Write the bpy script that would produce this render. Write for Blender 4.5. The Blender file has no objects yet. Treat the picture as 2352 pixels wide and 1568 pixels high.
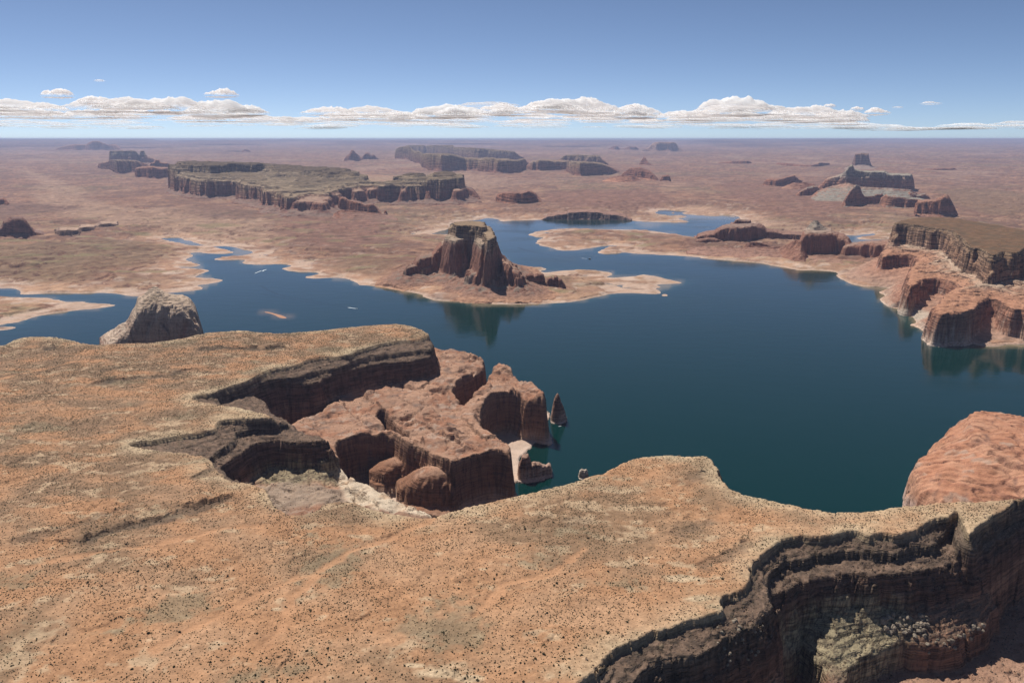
import bpy, math, random
import numpy as np
from mathutils import Vector

SC = bpy.context.scene
COL = SC.collection
R = math.radians
random.seed(3)

# ------------------------------------------------------------------ camera, sky, sun, exposure
CAM_H = 790.0                       # metres above the lake
FPX = 28.0 / 36.0 * 1024
K = 1024 / 2352.0
PITCH = math.atan((341 - 318.0 * K) / FPX)
cam_d = bpy.data.cameras.new('camera')
cam_d.lens = 28.0
cam_d.sensor_width = 36.0
cam_d.clip_start = 1.0
cam_d.clip_end = 400000.0
cam = bpy.data.objects.new('camera', cam_d)
cam.location = (0, 0, CAM_H)
cam.rotation_euler = (R(90) - PITCH, 0, 0)
COL.objects.link(cam)
SC.camera = cam

SUN_EL, SUN_AZ = 57.0, -32.0        # azimuth from the view direction, negative = left
sun_dir = Vector((math.sin(R(SUN_AZ)) * math.cos(R(SUN_EL)), math.cos(R(SUN_AZ)) * math.cos(R(SUN_EL)), math.sin(R(SUN_EL))))
world = bpy.data.worlds.new('World')
SC.world = world
world.use_nodes = True
wn, wl = world.node_tree.nodes, world.node_tree.links
wn.clear()
w_out = wn.new('ShaderNodeOutputWorld')
w_bg = wn.new('ShaderNodeBackground')
w_sky = wn.new('ShaderNodeTexSky')
w_sky.sky_type = 'NISHITA'
w_sky.sun_disc = False
w_sky.sun_elevation = R(SUN_EL)
w_sky.sun_rotation = R(SUN_AZ)
w_sky.altitude = 1900
w_sky.air_density = 0.42
w_sky.dust_density = 0.7
w_sky.ozone_density = 1.0
w_bg.inputs['Strength'].default_value = 0.1
wl.new(w_sky.outputs['Color'], w_bg.inputs['Color'])
wl.new(w_bg.outputs[0], w_out.inputs['Surface'])

sun_d = bpy.data.lights.new('sun', 'SUN')
sun_d.energy = 5.0
sun_d.angle = R(0.53)
sun_d.color = (1.0, 0.955, 0.89)
sun = bpy.data.objects.new('sun', sun_d)
sun.location = (0, 0, 3000)
sun.rotation_euler = (-sun_dir).to_track_quat('-Z', 'Y').to_euler()
COL.objects.link(sun)

SC.view_settings.view_transform = 'Standard'
SC.view_settings.look = 'None'
SC.view_settings.exposure = 0.1
SC.view_settings.gamma = 1.0
SC.view_settings.use_curve_mapping = False
SC.render.engine = 'CYCLES'
SC.cycles.max_bounces = 6
SC.cycles.diffuse_bounces = 2
SC.cycles.glossy_bounces = 2
SC.cycles.transparent_max_bounces = 24
SC.cycles.volume_bounces = 0
SC.cycles.use_denoising = True

# air: one even, pale volume round the whole scene, up to just above the camera
def haze_box():
    me = bpy.data.meshes.new('haze')
    x, y0, y1, z0, z1 = 140000., -3000., 125000., -21., 826.
    me.from_pydata([(-x, y0, z0), (x, y0, z0), (x, y1, z0), (-x, y1, z0), (-x, y0, z1), (x, y0, z1), (x, y1, z1), (-x, y1, z1)], [],
                   [(0, 3, 2, 1), (4, 5, 6, 7), (0, 1, 5, 4), (1, 2, 6, 5), (2, 3, 7, 6), (3, 0, 4, 7)])
    m = bpy.data.materials.new('haze_air'); m.use_nodes = True
    n, l = m.node_tree.nodes, m.node_tree.links
    n.clear()
    out = n.new('ShaderNodeOutputMaterial'); v = n.new('ShaderNodeVolumePrincipled')
    v.inputs['Color'].default_value = (.60, .68, .98, 1)
    v.inputs['Density'].default_value = 1.6e-5
    v.inputs['Anisotropy'].default_value = .15
    l.new(v.outputs[0], out.inputs['Volume'])
    me.materials.append(m)
    o = bpy.data.objects.new('haze', me); COL.objects.link(o)
    o['kind'] = 'stuff'; o['label'] = 'thin blue desert haze between the camera and the horizon'
haze_box()

# ------------------------------------------------------------------ photograph -> ground helpers
# places were read off enlargements of the photograph: (x origin, y origin, scale) of each
CROP = dict(D=(0, 0, 1), A=(0, 290.9, 1/3), B=(765.6, 290.9, 1/3), C=(1568, 290.9, .3418), S=(842.2, 459.4, 1/3),
            E=(0, 535.9, 1/3), F=(382.8, 719.7, .4232), W=(0, 719.7, .2734), K1=(880.4, 490, .1953), K2=(1531.2, 459.4, .2279),
            K3=(1952.3, 474.7, .2149), K4=(880.4, 765.6, .2734), K5=(421.1, 735, .293), K6=(1646, 1110.1, .3001),
            K7=(1301.5, 1301.5, .2279), K8=(191.4, 321.6, .1953), K9=(612.5, 321.6, .2279), F2=(1301.5, 1108.6, .4466),
            F3=(0, 1108.6, .4466), F5=(1148.4, 918.7, .5117))

def ray(c, x, y):
    ox, oy, s = CROP[c]
    px, py = ox + x * s, oy + y * s
    u = (px * K - 512) / FPX
    v = -(py * K - 341) / FPX
    cs, sn = math.cos(PITCH), math.sin(PITCH)
    return u, cs + v * sn, -sn + v * cs

def G(c, x, y, z=0.0, b=0.0):
    """point on the plane height = z + b * Y"""
    X, Y, Z = ray(c, x, y)
    t = (CAM_H - z) / max(-Z + b * Y, 1e-5)
    return X * t, Y * t, CAM_H + Z * t

def poly(c, pts, z=0.0, b=0.0):
    return [G(c, x, y, z, b)[:2] for x, y in pts]

def z_at(c, x, y, Y):
    d = ray(c, x, y)
    return CAM_H + d[2] * Y / d[1]

# ------------------------------------------------------------------ numpy noise
_ang = np.random.RandomState(11).rand(1024).astype(np.float32) * 2 * np.pi
_gx, _gy = np.cos(_ang), np.sin(_ang)

def _hash(ix, iy, seed):
    h = ix.astype(np.uint32) * np.uint32(374761393)
    h ^= iy.astype(np.uint32) * np.uint32(668265263)
    h ^= np.uint32((seed * 2246822519) & 0xffffffff)
    h ^= h >> np.uint32(13); h *= np.uint32(1274126177)
    h ^= h >> np.uint32(16)
    return h

def perlin(x, y, seed=0):
    x, y = np.asarray(x, np.float32), np.asarray(y, np.float32)
    fx, fy = np.floor(x), np.floor(y)
    ix, iy = fx.astype(np.int32), fy.astype(np.int32)
    tx, ty = x - fx, y - fy
    def g(dx, dy):
        k = (_hash(ix + np.int32(dx), iy + np.int32(dy), seed) & np.uint32(1023)).astype(np.int32)
        return _gx[k] * (tx - dx) + _gy[k] * (ty - dy)
    sx, sy = tx * tx * (3 - 2 * tx), ty * ty * (3 - 2 * ty)
    a = g(0, 0); a += (g(1, 0) - a) * sx
    b = g(0, 1); b += (g(1, 1) - b) * sx
    return (a + (b - a) * sy) * np.float32(1.5)

def fbm(x, y, lam, octv=4, seed=0, gain=.5):
    s = 0; a = 1.0; n = 0
    for o in range(octv):
        s = s + a * perlin(x / lam + 17.3 * o, y / lam - 9.1 * o, seed + o * 31)
        n += a; a *= gain; lam *= .49
    return s / n

def billow(x, y, lam, octv=3, seed=0, gain=.5):
    s = 0; a = 1.0; n = 0
    for o in range(octv):
        s = s + a * (np.abs(perlin(x / lam + 7.7 * o, y / lam + 3.1 * o, seed + o * 37)) * 2 - .6)
        n += a; a *= gain; lam *= .47
    return s / n

def cells(x, y, lam, seed=0, mask=None):
    """distance to the nearest cell point, distance to the cell's border, and the cell's random value"""
    if mask is not None:
        r = cells(x[mask], y[mask], lam, seed)
        out = []
        for q, d in zip(r, (0, 1, .5)):
            f = np.full(x.shape, d, np.float32); f[mask] = q; out.append(f)
        return out
    x = np.asarray(x / lam, np.float32); y = np.asarray(y / lam, np.float32)
    ix, iy = np.floor(x).astype(np.int32), np.floor(y).astype(np.int32)
    best = np.full(x.shape, 9., np.float32); val = np.zeros(x.shape, np.float32); sec = best.copy()
    for dx in (-1, 0, 1):
        for dy in (-1, 0, 1):
            jx, jy = ix + np.int32(dx), iy + np.int32(dy)
            h = _hash(jx, jy, seed)
            ax = jx + (h & np.uint32(255)).astype(np.float32) * np.float32(1 / 255.) - x
            ay = jy + ((h >> np.uint32(8)) & np.uint32(255)).astype(np.float32) * np.float32(1 / 255.) - y
            d = np.sqrt(ax * ax + ay * ay)
            m = d < best
            sec = np.where(m, best, np.minimum(sec, d))
            val = np.where(m, ((h >> np.uint32(16)) & np.uint32(255)).astype(np.float32) * np.float32(1 / 255.), val)
            best = np.where(m, d, best)
    return best, sec - best, val

def sst(x, a=0., b=1.):
    t = np.clip((x - a) / (b - a), 0, 1)
    return t * t * (3 - 2 * t)

def chaikin(P, n=1):
    P = np.asarray(P, float)
    for _ in range(n):
        Q = np.roll(P, -1, 0)
        P = np.stack([P * .75 + Q * .25, P * .25 + Q * .75], 1).reshape(-1, 2)
    return P

def sdf_raw(P, X, Y):
    P = np.asarray(P, np.float32)
    d2 = np.full(X.shape, 1e18, np.float32)
    ins = np.zeros(X.shape, bool)
    n = len(P)
    for i in range(n):
        ax, ay = P[i]; bx, by = P[(i + 1) % n]
        ex, ey = bx - ax, by - ay
        L = ex * ex + ey * ey
        if L < 1e-6:
            continue
        wx, wy = X - ax, Y - ay
        t = np.clip((wx * ex + wy * ey) / L, 0, 1)
        dx, dy = wx - ex * t, wy - ey * t
        np.minimum(d2, dx * dx + dy * dy, out=d2)
        if ey != 0:
            c = ((ay <= Y) != (by <= Y)) & (wx < wy * ex / ey)
            ins ^= c
    d = np.sqrt(d2)
    return np.where(ins, d, -d)

def line_dist(P, X, Y):
    """unsigned distance, signed side (positive left of travel) and position 0..1 along an open line"""
    P = np.asarray(P, np.float32)
    d2 = np.full(X.shape, 1e18, np.float32); side = np.zeros(X.shape, np.float32); pos = np.zeros(X.shape, np.float32)
    n = len(P) - 1
    for i in range(n):
        ax, ay = P[i]; ex, ey = P[i + 1] - P[i]
        wx, wy = X - ax, Y - ay
        t = np.clip((wx * ex + wy * ey) / (ex * ex + ey * ey), 0, 1)
        dd = (wx - ex * t) ** 2 + (wy - ey * t) ** 2
        m = dd < d2
        d2 = np.where(m, dd, d2)
        side = np.where(m, np.sign(ex * wy - ey * wx), side)
        pos = np.where(m, (i + t) / n, pos)
    return np.sqrt(d2), side, pos

class Grid:
    """structured sheet of ground points; fan grids hold X = a * Y"""
    def __init__(g, X, Y):
        g.X, g.Y = X.astype(np.float32), Y.astype(np.float32)
        g.shape = X.shape
    def sdf(g, P, smooth=1, step=3):
        P = chaikin(P, smooth) if smooth else P
        ny, nx = g.shape
        iy = np.unique(np.r_[np.arange(0, ny, step), ny - 1]); ix = np.unique(np.r_[np.arange(0, nx, step), nx - 1])
        c = sdf_raw(P, g.X[np.ix_(iy, ix)], g.Y[np.ix_(iy, ix)])
        fy = np.interp(np.arange(ny), iy, np.arange(len(iy))); fx = np.interp(np.arange(nx), ix, np.arange(len(ix)))
        y0 = np.minimum(fy.astype(int), len(iy) - 2); x0 = np.minimum(fx.astype(int), len(ix) - 2)
        ty = (fy - y0)[:, None].astype(np.float32); tx = (fx - x0)[None].astype(np.float32)
        a = c[y0][:, x0]; b = c[y0][:, x0 + 1]; e = c[y0 + 1][:, x0]; f = c[y0 + 1][:, x0 + 1]
        return (a * (1 - tx) + b * tx) * (1 - ty) + (e * (1 - tx) + f * tx) * ty

def rect_grid(x0, x1, y0, y1, cs):
    X, Y = np.meshgrid(np.arange(x0, x1 + cs, cs), np.arange(y0, y1 + cs, cs))
    return Grid(X, Y)

def fan_grid(ys, half, n):
    a = np.linspace(-half, half, n)
    Y, A = np.meshgrid(np.asarray(ys), a, indexing='ij')
    g = Grid(A * Y, Y); g.ys = np.asarray(ys); g.a = a
    return g

def bumpy(g, s, seed, mask=None):
    """ragged joint-controlled outline noise of a cliff edge, s = size in metres"""
    if mask is not None:
        q = Grid(g.X[mask], g.Y[mask])
        f = np.zeros(g.shape, np.float32); f[mask] = bumpy(q, s, seed)
        return f
    X, Y = g.X, g.Y
    wx, wy = perlin(X / (s * 3), Y / (s * 3), seed + 3) * s * .6, perlin(X / (s * 3), Y / (s * 3), seed + 4) * s * .6
    c1 = cells(X + wx, Y + wy, s * 2.6, seed + 7)
    c2 = cells(X + wx, Y + wy, s * 1.0, seed + 8)
    return billow(X, Y, s * 6, 2, seed, .4) * s * 1.1 + fbm(X, Y, s * 2.6, 2, seed + 5) * s * .35 + (c1[2] - .5) * s * 1.15 + (c2[2] - .5) * s * .5 - (1 - sst(c1[1], 0, .12)) * s * .35

def stack(g, levels, crest=0.02, crest_max=12., seed=1, rough=1.0):
    """levels from the top down: dict(sd, top, bot, w, n) -> heights. Between two edges the bank runs from the
    foot of the upper cliff to the lip of the lower one."""
    z = None
    L = []
    for i, l in enumerate(levels):
        sd = l['sd'] + l.get('nz', 0)
        L.append((sd, l))
    out = np.full(g.shape, levels[-1]['bot'] if not callable(levels[-1]['bot']) else 0, np.float32)
    lowsd, low = L[-1]
    b0 = low['bot']
    out = b0 + np.minimum(0, lowsd) * low.get('fall', .5)
    out = np.maximum(out, low.get('floor', -40))
    for i in range(len(L) - 1, -1, -1):
        sd, l = L[i]
        if i > 0:
            usd, u = L[i - 1]
            t = np.clip(sd / np.maximum(sd - usd, 1e-3), 0, 1)
            t = t ** l.get('p', 1.3)
            bank = l['top'] + (u['bot'] - l['top']) * t
        else:
            bank = l['top'] + np.minimum(np.maximum(sd, 0) * crest, crest_max)
        w = l['w']
        t = np.clip(sd / w + .5, 0, 1)
        k = l.get('steps', 0)
        if k:
            t = t - .95 * np.sin(2 * np.pi * k * t) / (2 * np.pi * k)
        rd = np.asarray(l.get('round', 0.), np.float32)
        t = (t if k else t * t * (3 - 2 * t)) * (1 - rd) + rd * np.sqrt(np.clip(1 - (1 - t) ** 2, 0, 1))
        out = out + (bank - out) * t
    return out.astype(np.float32)

# ------------------------------------------------------------------ meshes
def tag(o, label=None, cat=None, group=None, kind=None):
    for k, v in (('label', label), ('category', cat), ('group', group), ('kind', kind)):
        if v:
            o[k] = v
    return o

def mesh_np(name, V, F, mat, col=None, smooth=True, parent=None):
    me = bpy.data.meshes.new(name)
    V = np.ascontiguousarray(V, np.float32); F = np.ascontiguousarray(F, np.int32)
    n = F.shape[1]
    me.vertices.add(len(V)); me.vertices.foreach_set('co', V.ravel())
    me.loops.add(F.size); me.loops.foreach_set('vertex_index', F.ravel())
    me.polygons.add(len(F))
    me.polygons.foreach_set('loop_start', np.arange(0, F.size, n, dtype=np.int32))
    me.polygons.foreach_set('loop_total', np.full(len(F), n, np.int32))
    me.polygons.foreach_set('use_smooth', np.full(len(F), smooth))
    me.update(calc_edges=True)
    if col is not None:
        at = me.attributes.new('Col', 'FLOAT_COLOR', 'POINT')
        c4 = np.ones((len(V), 4), np.float32); c4[:, :col.shape[1]] = col
        at.data.foreach_set('color', c4.ravel())
    me.materials.append(mat)
    o = bpy.data.objects.new(name, me)
    COL.objects.link(o)
    if parent:
        o.parent = parent
    return o

def sheet(name, g, Z, mat, col, cut=-1e9, origin=None, keep=None):
    ny, nx = g.shape
    idx = np.arange(ny * nx).reshape(ny, nx)
    F = np.stack([idx[:-1, :-1], idx[:-1, 1:], idx[1:, 1:], idx[1:, :-1]], -1).reshape(-1, 4)
    zf = Z.ravel()
    ok = zf[F].max(1) > cut
    if keep is not None:
        ok &= keep.ravel()[F].any(1)
    F = F[ok]
    used = np.zeros(ny * nx, bool); used[F.ravel()] = True
    remap = np.cumsum(used) - 1
    V = np.stack([g.X.ravel(), g.Y.ravel(), zf], -1)[used]
    c = col.reshape(-1, col.shape[-1])[used]
    if origin is None:
        o0 = np.zeros(3)
    else:
        o0 = np.array(origin, float)
    o = mesh_np(name, V - o0, remap[F], mat, c)
    o.location = o0
    return o

def slope_of(g, Z):
    dzy = np.gradient(Z, axis=0) / np.maximum(np.abs(np.gradient(g.Y, axis=0)), 1e-3)
    dx = np.gradient(g.X, axis=1)
    dzx = np.gradient(Z, axis=1) / np.maximum(np.abs(dx), 1e-3)
    return np.hypot(dzx, dzy)

def C(*a):
    return np.array(a, np.float32)

def mixc(a, b, t):
    """blend colours; a fourth channel (bedding weight) of a is kept"""
    t = np.asarray(t, np.float32)[..., None]
    if a.shape[-1] == 4:
        return np.concatenate([a[..., :3] + (b[..., :3] - a[..., :3]) * t, a[..., 3:]], -1)
    return a + (b - a) * t

def strata(z, table):
    zs = [t[0] for t in table]
    cs = np.array([t[1] for t in table], np.float32)
    return np.stack([np.interp(z, zs, cs[:, i]) for i in range(3)], -1).astype(np.float32)

# ------------------------------------------------------------------ materials
def rock_material(name, grain, strat, bump=.6, contrast=.35, rough=.95):
    """albedo comes from the 'Col' attribute; nodes add grain, bedding and relief. grain/strat in metres"""
    m = bpy.data.materials.new(name); m.use_nodes = True
    n, l = m.node_tree.nodes, m.node_tree.links
    n.clear()
    out = n.new('ShaderNodeOutputMaterial'); bs = n.new('ShaderNodeBsdfPrincipled')
    l.new(bs.outputs[0], out.inputs['Surface'])
    bs.inputs['Roughness'].default_value = rough
    bs.inputs['Specular IOR Level'].default_value = .12
    at = n.new('ShaderNodeAttribute'); at.attribute_name = 'Col'
    geo = n.new('ShaderNodeNewGeometry')
    def noise(scale, detail, rgh, vec=None):
        t = n.new('ShaderNodeTexNoise'); t.inputs['Scale'].default_value = scale
        t.inputs['Detail'].default_value = detail; t.inputs['Roughness'].default_value = rgh
        l.new(vec or geo.outputs['Position'], t.inputs['Vector'])
        return t.outputs['Fac']
    def math_(op, a, b=None):
        t = n.new('ShaderNodeMath'); t.operation = op
        for i, v in enumerate((a, b)):
            if v is None: continue
            if isinstance(v, (int, float)): t.inputs[i].default_value = v
            else: l.new(v, t.inputs[i])
        return t.outputs[0]
    g1 = noise(1 / grain, 5, .65)
    g2 = noise(1 / (grain * 9), 4, .6)
    def mapped(sx, sz, detail):
        mp = n.new('ShaderNodeMapping'); mp.inputs['Scale'].default_value = (sx, sx, sz)
        l.new(geo.outputs['Position'], mp.inputs['Vector'])
        return noise(1.0, detail, .6, mp.outputs[0])
    def rng(v, a, b, c, d):
        t = n.new('ShaderNodeMapRange'); t.interpolation_type = 'SMOOTHSTEP'
        for k, q in zip(('From Min', 'From Max', 'To Min', 'To Max'), (a, b, c, d)):
            t.inputs[k].default_value = q
        l.new(v, t.inputs['Value'])
        return t.outputs[0]
    bed1 = mapped(.05 / strat, 1 / strat, 2)          # bedding: noise squeezed along z
    bed2 = mapped(.16 / strat, 3.1 / strat, 2)
    streak = mapped(.6 / grain, .045 / grain, 3)      # run-off stains down the cliffs
    sep = n.new('ShaderNodeSeparateXYZ'); l.new(geo.outputs['True Normal'], sep.inputs[0])
    steep = rng(sep.outputs[2], .9, .6, 0, 1)
    a = math_('MULTIPLY', math_('SUBTRACT', g1, .5), contrast * 2.6)
    b = math_('MULTIPLY', math_('SUBTRACT', g2, .5), contrast * 1.8)
    c = math_('MULTIPLY', math_('ADD', rng(bed1, .38, .62, -.34, .28), rng(bed2, .38, .6, -.2, .15)), at.outputs['Alpha'])
    c = math_('SUBTRACT', c, rng(streak, .52, .68, 0, .34))
    c = math_('MULTIPLY', c, steep)
    s = math_('ADD', math_('ADD', a, b), math_('ADD', c, 1.0))
    s = math_('MAXIMUM', s, .25)
    vm = n.new('ShaderNodeVectorMath'); vm.operation = 'SCALE'
    l.new(at.outputs['Color'], vm.inputs[0]); l.new(s, vm.inputs['Scale'])
    l.new(vm.outputs[0], bs.inputs['Base Color'])
    lay = math_('ADD', math_('MULTIPLY', rng(bed1, .4, .6, 0, 1), strat * .35), math_('MULTIPLY', rng(bed2, .4, .6, 0, 1), strat * .14))
    hb = math_('ADD', math_('MULTIPLY', g1, grain * .45), math_('MULTIPLY', math_('MULTIPLY', lay, steep), at.outputs['Alpha']))
    hb = math_('ADD', hb, math_('MULTIPLY', g2, grain * 1.6))
    bp = n.new('ShaderNodeBump'); bp.inputs['Strength'].default_value = bump; bp.inputs['Distance'].default_value = 1.0
    l.new(hb, bp.inputs['Height']); l.new(bp.outputs[0], bs.inputs['Normal'])
    return m

M_near = rock_material('plateau_rock', 2.6, 4.5, 1.0, .36)
M_mid = rock_material('butte_rock', 6.0, 8.0, 1.0, .44)
M_far = rock_material('mesa_rock', 20.0, 22.0, .9, .32)
M_plain = rock_material('desert_soil', 12.0, 10.0, .8, .38)

def plain_mat(name, col, rough=.6, metal=0., spec=.3):
    m = bpy.data.materials.new(name); m.use_nodes = True
    b = m.node_tree.nodes['Principled BSDF']
    b.inputs['Base Color'].default_value = (*col, 1); b.inputs['Roughness'].default_value = rough
    b.inputs['Metallic'].default_value = metal; b.inputs['Specular IOR Level'].default_value = spec
    return m

# palette (albedo)
SAND = C(.46, .255, .14); SAND_PALE = C(.52, .37, .235); SOIL = C(.30, .155, .095); SOIL_GREY = C(.22, .16, .095)
RED = C(.27, .125, .075); RED_DARK = C(.15, .075, .05); ORANGE = C(.42, .2, .11); PALE = C(.5, .38, .27); WHITE = C(.6, .5, .4)
CAPG = C(.27, .235, .165); BROWN = C(.19, .125, .085); OLIVE = C(.36, .32, .2); RING = C(.55, .42, .33)
PLAIN_A, PLAIN_B = 3.5, .0055      # far ground rises gently: height = A + B * Y
def plain_z(Y):
    return PLAIN_A + PLAIN_B * Y

# ------------------------------------------------------------------ the lake's outline and the desert plain
W_MAIN = [(-6000, 400), (-6000, 3500)]
W_MAIN += poly('E', [(-400, 360), (0, 378), (60, 375), (120, 385), (155, 402), (120, 420), (240, 418), (330, 412), (460, 410), (560, 412), (700, 407),
    (800, 412), (860, 425), (940, 432), (1010, 432), (1080, 420), (1150, 408), (1250, 402), (1330, 395), (1400, 385), (1415, 375), (1380, 365),
    (1330, 355), (1400, 350), (1500, 335), (1548, 320), (1480, 308), (1400, 305), (1330, 300), (1380, 280), (1450, 255), (1400, 245), (1330, 240),
    (1200, 232), (1340, 225), (1390, 215), (1330, 205), (1310, 190), (1270, 178), (1345, 150), (1290, 135), (1370, 125), (1450, 140), (1560, 140),
    (1630, 130), (1560, 115), (1480, 95), (1430, 84), (1330, 82), (1255, 70), (1200, 55), (1110, 38), (1120, 30), (1240, 24), (1268, 45), (1320, 52),
    (1380, 76), (1450, 90), (1520, 86), (1580, 88), (1680, 108), (1765, 130), (1700, 145), (1600, 160), (1500, 165), (1465, 180), (1540, 185),
    (1620, 180), (1700, 178), (1660, 205), (1720, 215), (1850, 215), (1960, 205), (2020, 225), (1930, 240), (2010, 265), (2160, 262), (2210, 275),
    (2150, 290), (2090, 305), (2200, 310), (2352, 300)])
W_MAIN += poly('D', [(820, 648), (826, 655)])
W_MAIN += poly('S', [(0, 585), (130, 600), (270, 630), (380, 645), (390, 665), (470, 690), (600, 695), (720, 712), (850, 715), (1020, 718), (1200, 712),
    (1400, 702), (1500, 685), (1600, 660), (1650, 645), (1800, 635), (1960, 645), (2030, 640), (2020, 620), (1980, 605), (2040, 598), (1980, 580),
    (2100, 575), (2185, 570), (2150, 560), (2060, 540), (1960, 515), (1890, 512), (1840, 525), (1760, 530), (1680, 540), (1650, 535), (1690, 515),
    (1690, 500), (1600, 483), (1450, 478), (1330, 485), (1240, 500), (1180, 490), (1255, 475), (1240, 465), (1170, 465), (1100, 465), (1020, 462),
    (930, 400), (860, 320), (760, 260), (640, 242), (560, 238), (490, 236), (440, 238), (480, 222), (520, 208), (570, 198), (575, 168), (590, 150), (640, 148), (820, 128), (812, 112), (870, 125), (905, 130),
    (930, 150), (1000, 140), (1210, 133), (1300, 129), (1500, 127), (1760, 136), (1900, 145), (2050, 152), (2215, 152), (2200, 140), (2130, 120)])
W_MAIN += poly('K2', [(60, 180), (190, 172), (215, 162), (120, 152), (0, 158), (-120, 130), (-90, 100), (0, 96), (120, 106), (240, 108), (130, 130), (200, 142), (500, 160), (540, 146),
    (700, 153), (750, 178), (770, 240), (620, 320), (420, 366), (300, 374)])
W_MAIN += poly('S', [(2260, 255), (2100, 230), (1960, 210), (1800, 203), (1560, 200), (1440, 195), (1300, 205), (1180, 210), (1120, 230), (1140, 250), (1230, 254),
    (1200, 265), (1160, 287), (1180, 310), (1260, 325), (1330, 345), (1420, 347), (1500, 335), (1580, 322), (1660, 312), (1745, 314), (1650, 328), (1590, 350),
    (1600, 368), (1700, 368), (1760, 358), (1830, 365), (1880, 370), (1960, 370), (2000, 375), (2090, 380), (2200, 385), (2290, 390), (2352, 400)])
SHORE_R = [(60, 870), (150, 885), (240, 890), (350, 897), (500, 912), (600, 930), (700, 945), (760, 960), (830, 965), (900, 962), (980, 970),
    (1050, 980), (1030, 1000), (1080, 1030), (1150, 1060), (1250, 1075), (1330, 1075), (1400, 1085), (1310, 1112), (1370, 1130), (1320, 1160),
    (1350, 1190), (1400, 1215), (1480, 1220), (1530, 1235), (1540, 1270), (1580, 1310), (1540, 1330), (1600, 1350), (1650, 1385), (1750, 1400),
    (1850, 1430), (1950, 1460), (2100, 1480), (2150, 1465), (2294, 1460), (2600, 1500)]
W_MAIN += poly('C', SHORE_R)
W_MAIN += [(6000, 2900), (6000, 400)]
W_ARM = poly('K2', [(1560, 352), (1720, 350), (1900, 352), (2000, 342), (2110, 332), (2105, 352), (1950, 375), (1905, 392), (2050, 396), (2230, 388), (2330, 390), (2330, 425), (2100, 428), (1900, 440), (1560, 430)])
ISLES = [poly('E', [(-500, 420), (0, 437), (250, 440), (380, 455), (460, 470), (560, 463), (600, 472), (790, 490), (795, 497), (700, 510), (540, 525), (430, 540), (330, 555), (200, 580),
                    (140, 605), (60, 620), (0, 632), (-500, 640)]),
         poly('E', [(-200, 650), (0, 645), (60, 638), (115, 642), (95, 655), (0, 668), (-200, 680)]),
         poly('S', [(2030, 648), (2065, 644), (2085, 655), (2060, 662), (2035, 657)]),
         poly('K2', [(30, 128), (60, 123), (90, 128), (60, 134)]), poly('K2', [(560, 155), (610, 153), (612, 158), (570, 160)]), poly('K2', [(640, 160), (690, 159), (690, 164), (645, 165)])]

def land_sd(g, step=2):
    w = g.sdf(W_MAIN, 1, step)
    w = np.maximum(w, g.sdf(W_ARM, 1, step))
    land = -w
    for p in ISLES:
        land = np.maximum(land, g.sdf(p, 1, step))
    return land

def plain_height(g, land):
    X, Y = g.X, g.Y
    far = np.clip(Y / 5000., .6, 6)
    sc = np.maximum(far, 1)
    n_sh = fbm(X, Y, 140, 5, 40, .6) * 34 * np.clip(Y / 4500, 1, 2) + fbm(X / 2.2, Y, 300, 2, 43) * 14 + billow(X / 1.5, Y, 60, 2, 45) * 7
    s = land + n_sh * np.clip(np.abs(land) / 40 + .55, 0, 1) * .85
    e = plain_z(Y)
    r1 = fbm(X, Y, 1500, 4, 50)
    r2 = fbm(X / 1.5, Y, 420, 4, 54)
    r3 = billow(X, Y, 160, 3, 57)
    rise = e * sst(s, 20, 600)
    und = (13 * r1 + 14 * r2 + 6 * r3) * sst(s, 20, 300) + 10 * np.clip((Y - 9000) / 20000, 0, 3) * r1
    z = np.minimum(np.maximum(s, 0) * .12, 6) + rise + und
    # low ledges: terraces
    h = 13.
    q = z / h + .25 * fbm(X, Y, 260, 2, 60)
    fl = np.floor(q); fr = q - fl
    terr = (fl + sst(fr, .72, .9) * .85 + fr * .15) * h
    tm = sst(fbm(X, Y, 900, 2, 63), -.25, .15) * sst(s, 15, 60)
    z = z + (terr - z) * tm * .9
    # drainages
    dr = np.abs(fbm(X, Y, 800, 4, 66))
    z = z - (1 - sst(dr, 0, .07)) * 9 * sst(s, 60, 400)
    d2 = np.abs(fbm(X, Y, 330, 4, 67))
    z = z - (1 - sst(d2, 0, .06)) * 7 * sst(s, 30, 200) * (1 - sst(Y, 9000, 16000) * .7)
    dr = np.minimum(dr, d2 * 1.3)
    lm = sst(fbm(X, Y, 260, 3, 68), -.05, .2)
    z = z + 6.5 * sst(s, 9, 20) * lm * (1 - sst(s, 120, 420))
    z = np.where(s > 0, z + .4, np.maximum(s * .16, -11.))
    return z, s, dr

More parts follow.
